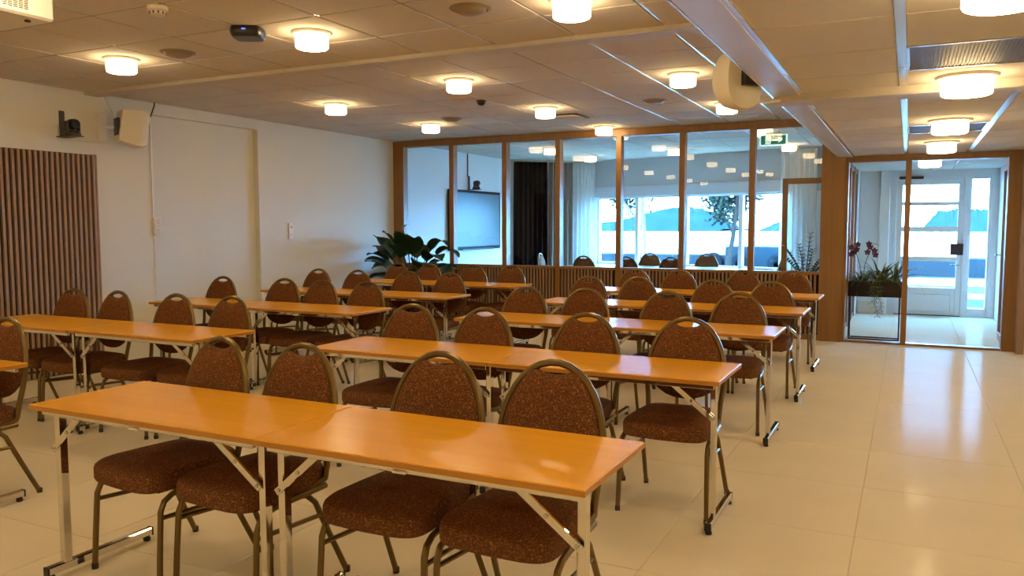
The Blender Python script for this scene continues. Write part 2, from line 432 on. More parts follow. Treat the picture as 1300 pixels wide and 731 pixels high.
# --- glass partition to the meeting room
gw = struct(empty('wall_front', (0, YG, 0)), 'oak framed glass partition with slatted base', 'partition')
gw.location = (0, 0, 0)
MB().cbox(XL, -6.865, YG - 0.02, YG + 0.1, 0, ZC - 0.01, 0.003).build('post', 'oak', gw)
MULL = [-6.03, -5.165, -4.345, -3.47, -2.625, -1.755]
mu_me = MB().cbox(-0.036, 0.036, -0.02, 0.1, 0, ZC - 0.09, 0.003).mesh('mullion', 'oak')
for x in MULL: link('mullion', mu_me, gw, (x, YG, 0))
MB().cbox(-6.865, XB0, YG - 0.02, YG + 0.1, ZC - 0.10, ZC - 0.006, 0.003).build('head_rail', 'oak', gw)
MB().cbox(-0.95, -0.69, YG - 0.06, YG + 0.12, 0, ZC - 0.02, 0.004).build('pier', 'oak', gw)
edges = [-6.865] + MULL + [-0.95]
for i in range(len(edges) - 1):
    a = edges[i] + (0.036 if i else 0); b_ = edges[i + 1] - (0.036 if i < len(edges) - 2 else 0)
    pane = MB().box(a, b_, YG + 0.035, YG + 0.045, 0.82, ZC - 0.10)
    if i == len(edges) - 2: pane.v = [(p[0], p[1] - 0.007 * (p[2] - 1.68) / 0.86, p[2]) for p in pane.v]
    pane.build('glass_pane', 'glass', gw)
    MB().cbox(a, b_, YG - 0.015, YG + 0.09, 0.785, 0.82, 0.003).build('sill_rail', 'oak', gw)
    MB().cbox(a, b_, YG + 0.0, YG + 0.05, 0.0, 0.06, 0.003).build('bottom_rail', 'oak', gw)
    MB().box(a, b_, YG + 0.03, YG + 0.06, 0.06, 0.785).build('dado_back', 'slat_back', gw)
slat_me = MB().cbox(-0.0125, 0.0125, -0.012, 0.016, 0.06, 0.785, 0.002).mesh('dado_slat', 'oak_slat')
x = -6.84
while x < -0.97:
    if all(abs(x - q) > 0.05 for q in MULL): link('dado_slat', slat_me, gw, (x, YG, 0))
    x += 0.0475

# --- oak framed glass front of the lobby
lw = struct(empty('wall_lobby'), 'oak framed glass front of the entrance lobby', 'partition')
MB().cbox(-0.69, -0.655, YG - 0.03, YG + 0.1, 0, ZR, 0.003).build('post', 'oak', lw)
MB().cbox(-0.06, 0.0, YG - 0.03, YG + 0.09, 0.025, ZR - 0.075, 0.003).build('mullion', 'oak', lw)
MB().cbox(0.935, 1.06, YG - 0.04, YG + 0.1, 0, ZR, 0.003).build('post', 'oak', lw)
MB().cbox(-0.655, 0.935, YG - 0.03, YG + 0.1, ZR - 0.075, ZR - 0.004, 0.003).build('head_rail', 'oak', lw)
MB().cbox(-0.655, 0.935, YG - 0.02, YG + 0.08, 0.0, 0.025, 0.003).build('threshold', 'oak', lw)
MB().box(-0.655, -0.06, YG + 0.03, YG + 0.04, 0.025, ZR - 0.075).build('glass_pane', 'glass', lw)
MB().box(1.06, XR, YG - 0.2, YG + 0.1, 0, ZR).build('side_panel', 'walnut_slat', lw)
MB().box(-0.9, XR, YG + 0.0, YG + 0.1, ZR + 0.02, ZC + 0.25).build('over_panel', 'wall_paint', lw)
# open glass door swung into the lobby
d1 = struct(empty('door_1', (0.985, YG + 0.11, 0), math.radians(-1.5)), 'open glass door with a brown frame in the lobby', 'door')
for (a, b_) in ((0, 0.075), (0.86, 0.93)): MB().cbox(-0.022, 0.022, a, b_, 0.012, ZR - 0.085, 0.003).build('stile', 'walnut_slat', d1)
MB().cbox(-0.022, 0.022, 0.075, 0.86, ZR - 0.17, ZR - 0.085, 0.003).build('rail', 'walnut_slat', d1)
MB().cbox(-0.022, 0.022, 0.075, 0.86, 0.012, 0.1, 0.003).build('rail', 'walnut_slat', d1)
MB().box(-0.004, 0.004, 0.075, 0.86, 0.1, ZR - 0.17).build('glass_pane', 'glass', d1)
for z in (0.25, 1.1, 1.85): MB().lathe([(0.012, -0.05), (0.012, 0.05)], (-0.026, -0.008, z), 10).build('hinge', 'steel', d1, True)
hd = MB().tube([(-0.022, 0.895, 1.02), (-0.07, 0.895, 1.02), (-0.075, 0.88, 1.02), (-0.075, 0.78, 1.02)], 0.009).build('handle', 'steel', d1, True)

# lobby side walls
ls = struct(empty('wall_lobby_left'), 'oak framed glass wall between lobby and meeting room', 'partition')
yy = [10.33, 11.0, 11.75, 12.5, 13.2]
for y in yy: MB().cbox(-0.82, -0.72, y, y + 0.075, 0, ZR + 0.03, 0.003).build('mullion', 'oak_slat', ls)
for i in range(len(yy) - 1):
    MB().box(-0.775, -0.765, yy[i] + 0.075, yy[i + 1], 0.06, ZR - 0.04).build('glass_pane', 'glass', ls)
    MB().cbox(-0.81, -0.73, yy[i] + 0.075, yy[i + 1], 0, 0.06, 0.003).build('bottom_rail', 'oak_slat', ls)
    MB().cbox(-0.81, -0.73, yy[i] + 0.075, yy[i + 1], ZR - 0.04, ZR + 0.03, 0.003).build('head_rail', 'oak_slat', ls)
MB().box(-0.82, -0.72, 13.275, 13.95, 0, ZR + 0.03).build('end_panel', 'room_white', ls)
MB().box(-0.85, -0.75, YG + 0.12, 13.95, ZR + 0.03, ZC + 0.1).build('over_panel', 'room_white', ls)
struct(MB().box(XR, XR + 0.2, 10.0, 13.9, -0.02, ZC + 0.3).build('wall_lobby_right', 'room_white'), 'white side wall of the entrance lobby', 'wall')

# lobby end wall with entrance door and side light
YE = 13.72
we = struct(MB().box(-0.82, -0.215, YE, YE + 0.18, -0.02, ZC).box(-0.215, XR, YE, YE + 0.18, 2.10, ZC)
            .box(-0.215, XR, YE, YE + 0.18, -0.02, 0.0).box(1.07, XR, YE, YE + 0.18, 0, 2.1).build('wall_entrance', 'room_white'), 'white wall around the entrance door', 'wall')
MB().cbox(-0.42, -0.285, YE - 0.09, YE, 0, ZR + 0.02, 0.004).build('pilaster', 'white_paint', we)
MB().cbox(-0.70, -0.42, YE - 0.025, YE, 0, 0.2, 0.003).build('skirting', 'plastic_cream', we)
d2 = struct(empty('door_2', (-0.215, YE + 0.02, 0)), 'white entrance door with four glass panes', 'door')
W_ = 0.9
for (a, b_) in ((0, 0.075), (W_ - 0.075, W_)): MB().cbox(a + 0.03, b_ + 0.03, 0, 0.06, 0.012, 2.06, 0.004).build('stile', 'white_paint', d2)
panes = [(1.73, 1.985), (1.355, 1.675), (0.90, 1.275), (0.43, 0.83)]
zz = [2.06] + [v for p in panes for v in (p[1], p[0])] + [0.38]
for i in range(0, len(zz), 2): MB().cbox(0.105, W_ - 0.045, 0, 0.06, zz[i + 1], zz[i], 0.004).build('rail', 'white_paint', d2)
for (a, b_) in panes: MB().box(0.105, W_ - 0.045, 0.026, 0.034, a, b_).build('pane', 'glass_out', d2)
pn = MB().cbox(0.105, W_ - 0.045, 0.02, 0.06, 0.012, 0.38, 0.003).build('lower_panel', 'white_paint', d2)
MB().cbox(0.16, W_ - 0.1, 0.008, 0.022, 0.07, 0.33, 0.008).build('raised_field', 'white_paint', pn)
MB().cbox(W_ - 0.13, W_ + 0.04, -0.05, 0.0, 0.93, 1.10, 0.006).build('lock_box', 'plastic_black', d2)
MB().tube([(W_ - 0.01, -0.01, 0.78), (W_ - 0.01, -0.06, 0.78), (W_ - 0.12, -0.065, 0.78)], 0.01).build('handle', 'steel', d2, True)
MB().box(0.03, W_ + 0.03, -0.002, 0.06, 0, 0.012).build('threshold', 'rubber', d2)
MB().cbox(0.05, 0.38, -0.07, -0.005, 2.075, 2.115, 0.004).build('door_closer', 'plastic_dark', d2)
for (a, b_) in ((-0.04, 0.03), (W_ + 0.03, W_ + 0.10)): MB().cbox(a, b_, -0.02, 0.12, 0, 2.1, 0.004).build('door_frame', 'white_paint', d2)
MB().cbox(0.03, W_ + 0.03, -0.02, 0.12, 2.062, 2.1, 0.003).build('door_frame', 'white_paint', d2)
w3 = struct(empty('window_3', (0.785, YE + 0.03, 0)), 'tall narrow window beside the entrance door', 'window')
MB().cbox(0, 0.03, 0, 0.1, 0, 2.1, 0.003).build('window_frame', 'white_paint', w3)
MB().cbox(0.25, 0.285, 0, 0.1, 0, 2.1, 0.003).build('window_frame', 'white_paint', w3)
MB().cbox(0.03, 0.25, 0, 0.1, 0, 0.13, 0.003).build('window_frame', 'white_paint', w3)
MB().cbox(0.03, 0.25, 0, 0.1, 2.06, 2.1, 0.003).build('window_frame', 'white_paint', w3)
MB().box(0.03, 0.25, 0.045, 0.053, 0.13, 2.06).build('pane', 'glass_out', w3)

# --- slanted far wall of the meeting room with two windows; curtained bay corner
F0, F1 = Vector((-5.75, 15.4, 0)), Vector((-0.9, 13.92, 0))
fd = (F1 - F0).normalized(); fang = math.atan2(fd.y, fd.x)
FL = (F1 - F0).length
wf = empty('wall_far', F0, fang); struct(wf, 'pale wall with windows in the meeting room', 'wall')
Z0, Z1 = 0.60, 1.94
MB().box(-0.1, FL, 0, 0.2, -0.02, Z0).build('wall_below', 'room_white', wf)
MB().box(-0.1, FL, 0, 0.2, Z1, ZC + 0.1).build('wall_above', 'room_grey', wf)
MB().box(-0.1, 0.03, 0, 0.2, Z0, Z1).build('wall_pier', 'room_white', wf)
MB().box(4.12, FL, 0, 0.2, Z0, Z1).build('wall_pier', 'room_white', wf)
MB().cbox(0.0, 4.15, -0.05, -0.002, Z1 + 0.0, Z1 + 0.2, 0.006).build('blind_box', 'blind', wf)
MB().cbox(0.0, 4.15, -0.1, 0.02, Z0 - 0.04, Z0, 0.006).build('window_sill', 'white_paint', wf)
for k, (a, b_, mid) in enumerate(((0.03, 2.07, 0.985), (2.07, 4.12, 3.185))):
    wn = struct(empty('window_%d' % (k + 1), F0, fang), ['two-light window beside the sheer curtain', 'two-light window with a bare tree behind it'][k], 'window')
    for (p, q) in ((a, a + 0.045), (mid - 0.04, mid + 0.04), (b_ - 0.045, b_)):
        MB().cbox(p, q, 0.06, 0.14, Z0, Z1, 0.003).build('window_frame', 'white_paint', wn)
    for (p, q) in ((a + 0.045, mid - 0.04), (mid + 0.04, b_ - 0.045)):
        MB().cbox(p, q, 0.06, 0.14, Z0, Z0 + 0.05, 0.003).build('window_frame', 'white_paint', wn)
        MB().cbox(p, q, 0.06, 0.14, Z1 - 0.03, Z1, 0.003).build('window_frame', 'white_paint', wn)
        MB().box(p, q, 0.096, 0.104, Z0 + 0.05, Z1 - 0.03).build('pane', 'glass_out', wn)
D0, D1 = Vector((-7.05, 14.15, 0)), Vector((-5.75, 15.4, 0))
dd = (D1 - D0).normalized(); dang = math.atan2(dd.y, dd.x)
struct(MB().box(-0.05, (D1 - D0).length + 0.05, 0, 0.2, -0.02, ZC + 0.1).build('wall_bay', 'room_white'), 'slanted corner wall behind the curtains', 'wall')
o = bpy.data.objects['wall_bay']; o.location = D0; o.rotation_euler = (0, 0, dang)

def curtain(name, label, origin, ang, a, b_, mt, folds, amp=0.035, off=-0.12):
    n = int(folds * 10); ring_f, ring_b = [], []
    for i in range(n + 1):
        t = i / n; x = a + (b_ - a) * t; y = off + amp * math.sin(t * folds * 2 * math.pi) + 0.012 * math.sin(t * 37)
        ring_f.append((x, y - 0.003)); ring_b.append((x, y + 0.003))
    out = ring_f + ring_b[::-1]
    rings = []
    for z, sq in ((0.015, 1.0), (0.9, 1.0), (1.8, 0.98), (2.5, 0.94), (ZC - 0.03, 0.92)):
        mid = (a + b_) / 2
        rings.append([(mid + (p[0] - mid) * (0.5 + 0.5 * sq), p[1], z) for p in out])
    o = MB().loft(rings).build(name, mt, None, True); o.location = origin; o.rotation_euler = (0, 0, ang)
    return tag(o, label, 'curtain')
curtain('curtain', 'floor-length black curtain beside the wall screen', D0, dang, 0.03, 0.74, 'curtain_black', 7)
curtain('curtain', 'narrow beige curtain between black and sheer curtains', D0, dang, 0.76, 1.28, 'curtain_beige', 5)
curtain('curtain', 'white sheer curtain beside the beige curtain', D0, dang, 1.30, 1.74, 'curtain_sheer', 5)
curtain('curtain', 'white sheer curtain at the window by the wooden pier', F0, fang, 3.99, 4.62, 'curtain_sheer', 7)

# ------------------------------------------------------------------ outdoors
struct(MB().box(-70, 60, 13.9, 27.0, -0.4, -0.12).build('ground', 'asphalt'), 'paved quayside outside the building', 'ground')
struct(MB().box(-40, 40, 18.6, 19.9, -0.13, -0.112).box(-40, 40, 22.5, 25.2, -0.13, -0.112).build('ground_sun_bands', 'pale_sun_bands'), 'pale strips painted as sunlit bands across the quayside', 'ground')  # bands of sunlight put into the ground colour as pale strips
wt = struct(MB().box(-900, 700, 27.0, 900, -3.0, -0.9).build('water', 'water'), 'bright sea water beyond the quay', 'water')
qw = tag(MB().cbox(-30, 30, 26.2, 26.8, -0.15, 0.42, 0.03).build('quay_wall', 'quay'), 'long low blue-grey wall along the quay', 'wall')
tag(MB().cbox(-5.15, -3.3, 25.4, 26.1, -0.12, 0.72, 0.03).build('quay_block', 'quay'), 'blue-grey concrete block in front of the quay wall', 'block')
for i, (x, y, l) in enumerate(((-5.62, 25.9, 'round tyre fender leaning on the open quay wall'), (-4.62, 25.15, 'round tyre fender on the concrete block, by the bare tree'), (-3.5, 25.15, 'round tyre fender at the outer end of the concrete block'))):
    t = empty('tyre_fender', (x, y, 0.2)); tag(t, l, 'tyre', 'tyre fenders on the quay')
    pts = [(0.24 * math.cos(a), 0, 0.24 * math.sin(a)) for a in [2 * math.pi * k / 24 for k in range(24)]]
    MB().tube(pts, 0.085, 10, closed=True).build('tread', 'tyre', t, True)
    MB().lathe([(0.15, -0.05), (0.165, -0.05), (0.165, 0.05), (0.15, 0.05), (0.15, -0.05)], (0, 0, 0), 20, 'y').build('bead', 'quay', t, True)
def island(label, pts, Y):
    m_ = MB(); rings = []
    n = 60; x0, x1 = pts[0][0], pts[-1][0]
    def h(x):
        for (a, ha), (b2, hb) in zip(pts, pts[1:]):
            if a <= x <= b2: return ha + (hb - ha) * (x - a) / (b2 - a)
        return 0
    rnd = random.Random(3)
    for d, s in ((0, 0.0), (6, 0.55), (14, 0.9), (26, 1.0), (50, 0.6), (80, 0.0)):
        rings.append([(x0 + (x1 - x0) * i / n, Y + d, -1.0 + s * (h(x0 + (x1 - x0) * i / n) + 1) * (1 + rnd.uniform(-0.07, 0.07))) for i in range(n + 1)])
    m_.loft(rings, False, False, closed=False)
    return tag(m_.build('island', 'island', None, True), label, 'island')
island('low haze-blue wooded island with a long sloping end', [(-150, 0), (-128, 2), (-111, 3.0), (-104, 4.5), (-96, 6.5), (-90, 8.4), (-80, 8.6), (-70, 7.0), (-64, 0)], 300)
island('small haze-blue wooded islet rising beside the window edge', [(-50, 0), (-45, 2.6), (-41, 4.6), (-32, 8), (-20, 7), (-14, 0)], 300)
island('small haze-blue hill seen beside the entrance door', [(4, 0), (9, 6.4), (16, 7), (23, 6.7), (29, 6), (34, 0)], 300)

def tree(name, label, base, h, trunk_mat, lean, nleaf, seed, crown=0.5):
    rnd = random.Random(seed); root = empty(name, base); tag(root, label, 'tree')
    br = MB(); tips = []
    def grow(p, d, L, r, lv):
        n = 4; pts = [p]; rs = [r]
        for i in range(n):
            d = (d + Vector((rnd.uniform(-.15, .15), rnd.uniform(-.15, .15), rnd.uniform(-.02, .1)))).normalized()
            p = p + d * L / n; pts.append(p); rs.append(r * (1 - 0.5 * (i + 1) / n))
            if lv > 0: tips.append(p)
            if lv < 3 and (lv > 0 or i >= 1):
                for _ in range(2 if lv else 3):
                    nd = (d + Vector((rnd.uniform(-1.1, 1.1), rnd.uniform(-1.1, 1.1), rnd.uniform(-.1, .6)))).normalized()
                    grow(p, nd, L * 0.5, r * 0.38, lv + 1)
        br.tube(pts, rs, 5 if lv else 8, cap=False)
    grow(Vector((0, 0, 0)), Vector((lean, 0, 1)).normalized(), h * 0.75, 0.075, 0)
    br.build('branches', trunk_mat, root, True)
    lf = MB()
    for _ in range(nleaf):
        p = rnd.choice(tips) + Vector((rnd.gauss(0, .1), rnd.gauss(0, .1), rnd.gauss(0, .1)))
        a = Vector((rnd.uniform(-1, 1), rnd.uniform(-1, 1), rnd.uniform(-1, 1))).normalized() * 0.06
        q = a.orthogonal().normalized() * 0.045
        lf.add([p - a, p + q, p + a, p - q], [(0, 1, 2, 3)])
    f = lf.build('foliage', 'foliage', root); f['kind'] = 'stuff'
    return root
tree('quayside_tree', 'thin dark-stemmed tree with sparse leaves outside the window', (-3.98, 20, -0.12), 3.4, 'bark', -0.02, 5200, 5)
tree('birch_tree', 'pale birch with spotted trunk outside the first window', (-6.12, 20, -0.12), 3.9, 'birch', 0.01, 3600, 11)

# ------------------------------------------------------------------ ceiling lamps
def make_lamp(dia, h, rim, glow='lamp_glow'):
    root = empty('ceiling_lamp')
    MB().lathe([(0.01, 0), (rim / 2, 0), (rim / 2, -0.006), (rim / 2 - 0.008, -0.016), (dia / 2 + 0.004, -0.02), (0.01, -0.02)], seg=28).build('rim', 'lamp_rim', root, True)
    r = dia / 2
    MB().lathe([(0.005, -0.02), (r, -0.021), (r, -h + 0.012), (r - 0.004, -h + 0.004), (r - 0.012, -h + 0.002), (0.005, -h + 0.002)], seg=28).build('diffuser', 'lamp_side' if glow == 'lamp_glow' else glow, root, True)
    MB().lathe([(0.005, -h + 0.0018), (r - 0.01, -h + 0.0018), (r - 0.013, -h), (0.005, -h)], seg=28).build('bottom_diffuser', glow, root, True)
    snapshot(root)
    return root
LA = make_lamp(0.215, 0.105, 0.265); LBIG = make_lamp(0.25, 0.105, 0.31); LDIM = make_lamp(0.215, 0.105, 0.265, 'lamp_glow_dimmed')
used = set()
def lamp(proto, x, y, z, label, group):
    o = proto if proto.name not in used else copy_tree(proto)
    used.add(proto.name); o.location = (x, y, z); tag(o, label, 'ceiling lamp', group)
ORD = ['first', 'second', 'third', 'fourth', 'fifth', 'sixth', 'seventh', 'eighth']
G1 = 'round lamps on the high ceiling'
for x, ys, nm in ((-5.42, (8.66, 6.80, 4.25, 2.39, 0.55, -1.3, -3.1), 'line by the cream wall'), (-3.575, (9.9, 8.04, 6.18, 4.25, 2.39, 0.55, -1.3, -3.1), 'middle line'), (-1.75, (8.6, 6.78, 4.3, 2.39, 0.55, -1.3, -3.1), 'line by the grey beam')):  # rearmost row is unseen, added for low-angle light under the tables
    for i, y in enumerate(ys):
        lamp(LA, x, y, ZC, 'round white lamp on high ceiling, %s, %s from glass partition' % (nm, ORD[i]), G1)
for i, y in enumerate((8.85, 7.04, 5.02, 3.05, 1.2, -0.6, -2.4)):
    zz_ = ZR - 0.0
    lamp(LBIG, 0.25, y, zz_, 'round white lamp on low aisle ceiling, %s from glass door' % ORD[i], 'round lamps on the aisle ceiling')
lamp(LBIG, 0.2, 11.4, ZR + 0.03, 'round white lamp on the lobby ceiling', 'round lamps on the aisle ceiling')
for (x, y, l) in ((-1.76, 11.05, 'above the exit sign'), (-5.35, 12.25, 'in front of the black curtain'), (-5.3, 13.95, 'by the sheer curtain'), (-3.55, 13.3, 'in front of the windows'), (-1.75, 13.4, 'at the sheer curtain by the pier')):
    lamp(LDIM, x, y, ZC + 0.004, 'round white lamp on meeting room ceiling %s' % l, 'round lamps in the meeting room')

# ------------------------------------------------------------------ banquet chair
def make_chair():
    root = empty('banquet_chair')
    # seat cushion: lofted rounded trapezoid
    def ring(inset, z, n=40):
        pts = []
        for k in range(n):
            a = 2 * math.pi * k / n; ca, sa = math.cos(a), math.sin(a)
            e = 0.34
            u = math.copysign(abs(ca) ** e, ca); v = math.copysign(abs(sa) ** e, sa)
            y = -0.035 + v * (0.225 - inset)
            hw = 0.212 - 0.03 * (y + 0.26) / 0.45
            fr = max(0, -v) ** 3
            pts.append((u * (hw - inset), y - 0.012 * (1 - abs(u) ** 2) * fr, z - 0.012 * fr * (1 if z > 0.43 else 0)))
        return pts
    MB().loft([ring(0.02, 0.374), ring(0.004, 0.379), ring(0, 0.39), ring(0, 0.436), ring(0.003, 0.447), ring(0.012, 0.456), ring(0.03, 0.461), ring(0.10, 0.468), ring(0.19, 0.470)]).build('seat', 'fabric', root, True)
    MB().cbox(-0.17, 0.17, -0.2, 0.15, 0.366, 0.38, 0.004).build('seat_pan', 'pan', root)
    # back, reclined
    ang = math.radians(10.5); y0, z0 = 0.165, 0.469
    def P(u, v, d=0.0): return (u, y0 + v * math.sin(ang) + d * math.cos(ang), z0 + v * math.cos(ang) - d * math.sin(ang))
    half = [(0.183, -0.04), (0.188, 0.02), (0.195, 0.075), (0.199, 0.12), (0.199, 0.16), (0.195, 0.205), (0.186, 0.25), (0.172, 0.295), (0.152, 0.335), (0.126, 0.372), (0.094, 0.402), (0.058, 0.422), (0.02, 0.432)]
    fr = [(0.17, 0.03, 0.383), (0.182, 0.10, 0.385), (0.184, 0.15, 0.40), P(0.183, -0.06)] + [P(*h_) for h_ in half] 
    full = fr + [(-p[0], p[1], p[2]) for p in fr[::-1]]
    MB().tube(full, 0.0135, 8).build('back_frame', 'bronze', root, True)
    out = []
    bot = [(0.0, 0.022), (0.05, 0.026), (0.095, 0.040), (0.135, 0.064), (0.165, 0.094), (0.183, 0.128)]
    side = [(0.189, 0.16), (0.186, 0.205), (0.177, 0.25), (0.163, 0.292), (0.143, 0.33), (0.12, 0.368), (0.102, 0.39), (0.084, 0.404), (0.067, 0.406), (0.05, 0.397), (0.028, 0.392), (0.0, 0.390)]
    r_ = bot + side
    out = r_ + [(-p[0], p[1]) for p in r_[-2:0:-1]]
    def sc(k, d): return [P(p[0] * k, 0.205 + (p[1] - 0.205) * k, d) for p in out]
    MB().loft([sc(0.3, 0.020), sc(0.7, 0.018), sc(0.92, 0.013), sc(1.0, 0.004), sc(1.0, -0.008), sc(0.97, -0.018), sc(0.88, -0.026), sc(0.6, -0.031), sc(0.25, -0.032)]).build('backrest', 'fabric', root, True)
    for s in (-1, 1):
        lg = MB().tube([(s * 0.187, 0.15, 0.372), (s * 0.196, 0.02, 0.371), (s * 0.203, -0.11, 0.371), (s * 0.206, -0.165, 0.364), (s * 0.208, -0.2, 0.345), (s * 0.209, -0.217, 0.31), (s * 0.212, -0.228, 0.15), (s * 0.215, -0.236, 0.006)], 0.0115, 8).build('leg', 'bronze', root, True)
        MB().lathe([(0.0135, 0), (0.0135, 0.022), (0.0115, 0.024)], (s * 0.215, -0.236, 0), 8).build('foot_cap', 'plastic_dark', lg, True)
        lg = MB().tube([(s * 0.185, 0.0, 0.37), (s * 0.188, 0.045, 0.362), (s * 0.193, 0.085, 0.325), (s * 0.203, 0.15, 0.18), (s * 0.214, 0.232, 0.006)], 0.0115, 8).build('leg', 'bronze', root, True)
        MB().lathe([(0.0135, 0), (0.0135, 0.022), (0.0115, 0.024)], (s * 0.214, 0.232, 0), 8).build('foot_cap', 'plastic_dark', lg, True)
        MB().tube([(s * 0.209, -0.22, 0.285), (s * 0.197, 0.11, 0.268)], 0.009, 8).build('stretcher', 'bronze', root, True)
    snapshot(root)
    return root
CH = make_chair()
chair_used = [False]
def chair(x, y, rz, label, group):
    if not chair_used[0]: o = CH; chair_used[0] = True
    else: o = copy_tree(CH)
    o.location = (x, y, 0); o.rotation_euler = (0, 0, math.radians(rz)); tag(o, label, 'chair', group)
    return o
TOP = 0.25
rowsR = {'fifth': [(-2.645, 2.53, -6), (-2.19, 2.53, -4), (-1.578, 2.591, 0), (-1.112, 2.601, -1)],
         'fourth': [(-2.701, 4.1, 2), (-2.198, 4.1, -2), (-1.565, 4.1, 1), (-1.014, 4.121, 0)],
         'third': [(-2.69, 5.7, 0), (-2.2, 5.732, 1), (-1.562, 5.712, -1), (-1.075, 5.834, 1)],
         'second': [(-2.70, 7.11, 1), (-2.25, 7.222, -2), (-1.53, 7.11, 2), (-1.04, 7.11, -1)],
         'first': [(-2.70, 8.54, 0), (-2.207, 8.54, 2), (-1.575, 8.772, 0), (-1.085, 8.854, 1)]}
rowsL = {'fifth': [(-4.23, 2.58, 0)],
         'fourth': [(-5.721, 4.01, 2), (-5.245, 4.01, -3), (-4.619, 4.01, 1), (-4.137, 4.049, -1)],
         'third': [(-5.83, 5.6, 0), (-5.09, 5.63, 2), (-4.64, 5.6, -1), (-4.15, 5.6, 0)],
         'second': [(-5.888, 7.05, 1), (-5.35, 7.05, -1), (-4.695, 7.05, 1), (-4.19, 7.05, -1)],
         'first': [(-5.88, 8.59, 0), (-5.40, 8.59, 2), (-4.766, 8.59, -1), (-4.289, 8.67, 1)]}
NTH = ['first', 'second', 'third', 'last']
for rn, L in rowsR.items():
    for i, (x, y, rz) in enumerate(L):
        n = 3 - i
        chair(x - TOP * math.sin(-math.radians(rz)), y - TOP * math.cos(math.radians(rz)), rz, 'rust banquet chair, aisle-side block, %s row from glass wall, %s from aisle' % (rn, NTH[n] if n < 3 else 'fourth'), 'banquet chairs at the aisle-side tables')
for rn, L in rowsL.items():
    for i, (x, y, rz) in enumerate(L):
        lab = 'rust banquet chair, wall-side block, %s row from glass wall, %s from cream wall' % (rn, ['first', 'second', 'third', 'fourth'][i])
        if len(L) == 1: lab = 'rust banquet chair, wall-side block, fifth row from glass wall, beside table gap'
        chair(x, y - TOP, rz, lab, 'banquet chairs at the wall-side tables')
GM = 'banquet chairs in the meeting room'
chair(-4.62, 12.12, 180, 'rust chair with back to the glass, beside the sheer curtain', GM)
chair(-3.90, 12.10, 178, 'rust chair with back to the glass, in front of the first window', GM)
chair(-3.22, 12.12, 182, 'rust chair with back to the glass, below the window mullion', GM)
chair(-4.06, 13.42, 0, 'rust chair across the white table, facing the glass, near the birch', GM)
chair(-3.06, 13.42, 2, 'rust chair across the white table, facing the glass, before the second window', GM)
chair(-5.50, 12.72, 98, 'rust chair at the table end by the black curtain', GM)
chair(-1.93, 12.72, -97, 'rust chair at the table end by the second window', GM)

# ------------------------------------------------------------------ folding tables
def make_table(wd, dp, ht, top='table_top'):
    root = empty('folding_table'); h = wd / 2
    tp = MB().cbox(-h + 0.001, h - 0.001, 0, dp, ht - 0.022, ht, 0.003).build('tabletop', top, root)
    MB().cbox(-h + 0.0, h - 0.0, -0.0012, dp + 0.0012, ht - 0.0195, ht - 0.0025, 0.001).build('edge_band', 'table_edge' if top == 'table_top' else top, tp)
    for y in (0.03, dp - 0.05): MB().cbox(-h + 0.03, h - 0.03, y, y + 0.022, ht - 0.045, ht - 0.022, 0.002).build('rail', 'chrome', root)
    for s in (-1, 1):
        x = s * (h - 0.042)
        lg = MB().cbox(x - 0.0135, x + 0.0135, 0.078, 0.116, 0.045, ht - 0.022, 0.004).build('leg', 'chrome', root)
        ft = MB().cbox(x - 0.015, x + 0.015, 0.012, dp - 0.03, 0.02, 0.055, 0.005).build('foot_bar', 'chrome', root)
        for y in (0.012, dp - 0.03): 
            MB().cbox(x - 0.0155, x + 0.0155, y - 0.004, y + 0.004, 0.0195, 0.0555, 0.002).build('end_cap', 'rubber', ft)
        for y in (0.03, dp - 0.05): MB().lathe([(0.014, 0), (0.016, 0.01), (0.009, 0.021)], (x, y, 0), 12).build('rubber_pad', 'rubber', ft, True)
        # folding brace from the post up to the rail
        b0 = Vector((x + s * 0.006, 0.066, ht - 0.19)); b1 = Vector((x - s * 0.185, 0.05, ht - 0.032))
        dv = (b1 - b0).normalized(); pv = Vector((-dv.z, 0, dv.x)) * 0.011; yv = Vector((0, 0.004, 0))
        br = MB().loft([[b0 - pv - yv, b0 + pv - yv, b0 + pv + yv, b0 - pv + yv], [b1 - pv - yv, b1 + pv - yv, b1 + pv + yv, b1 - pv + yv]]).build('brace', 'chrome', root)
        for t in (0.06, 0.52): 
            c_ = b0.lerp(b1, t); MB().lathe([(0.007, -0.008), (0.007, 0.004)], tuple(c_), 10, 'y').build('rivet', 'steel', br, True)
    MB().cbox(-0.05, 0.0, 0.022, 0.056, ht - 0.046, ht - 0.036, 0.003).build('clip', 'plastic_white', root)
    snapshot(root)
    return root
HT = 0.70
TB = make_table(1.14, 0.52, HT)
tab_used = [False]
def table(x, y, rz, label, group):
    if not tab_used[0]: o = TB; tab_used[0] = True
    else: o = copy_tree(TB)
    o.location = (x, y, 0); o.rotation_euler = (0, 0, math.radians(rz)); tag(o, label, 'table', group)
for rn, xr, y in (('fifth', -0.725, 1.89), ('fourth', -0.72, 3.49), ('third', -0.72, 5.09), ('second', -0.71, 6.50), ('first', -0.735, 7.93)):
    table(xr - 0.571, y, 0, 'orange laminate folding table, aisle-side block, %s row from glass wall, aisle half' % rn, 'folding tables in the aisle-side block')
    table(xr - 0.571 - 1.143, y + 0.003, 0, 'orange laminate folding table, aisle-side block, %s row from glass wall, inner half' % rn, 'folding tables in the aisle-side block')
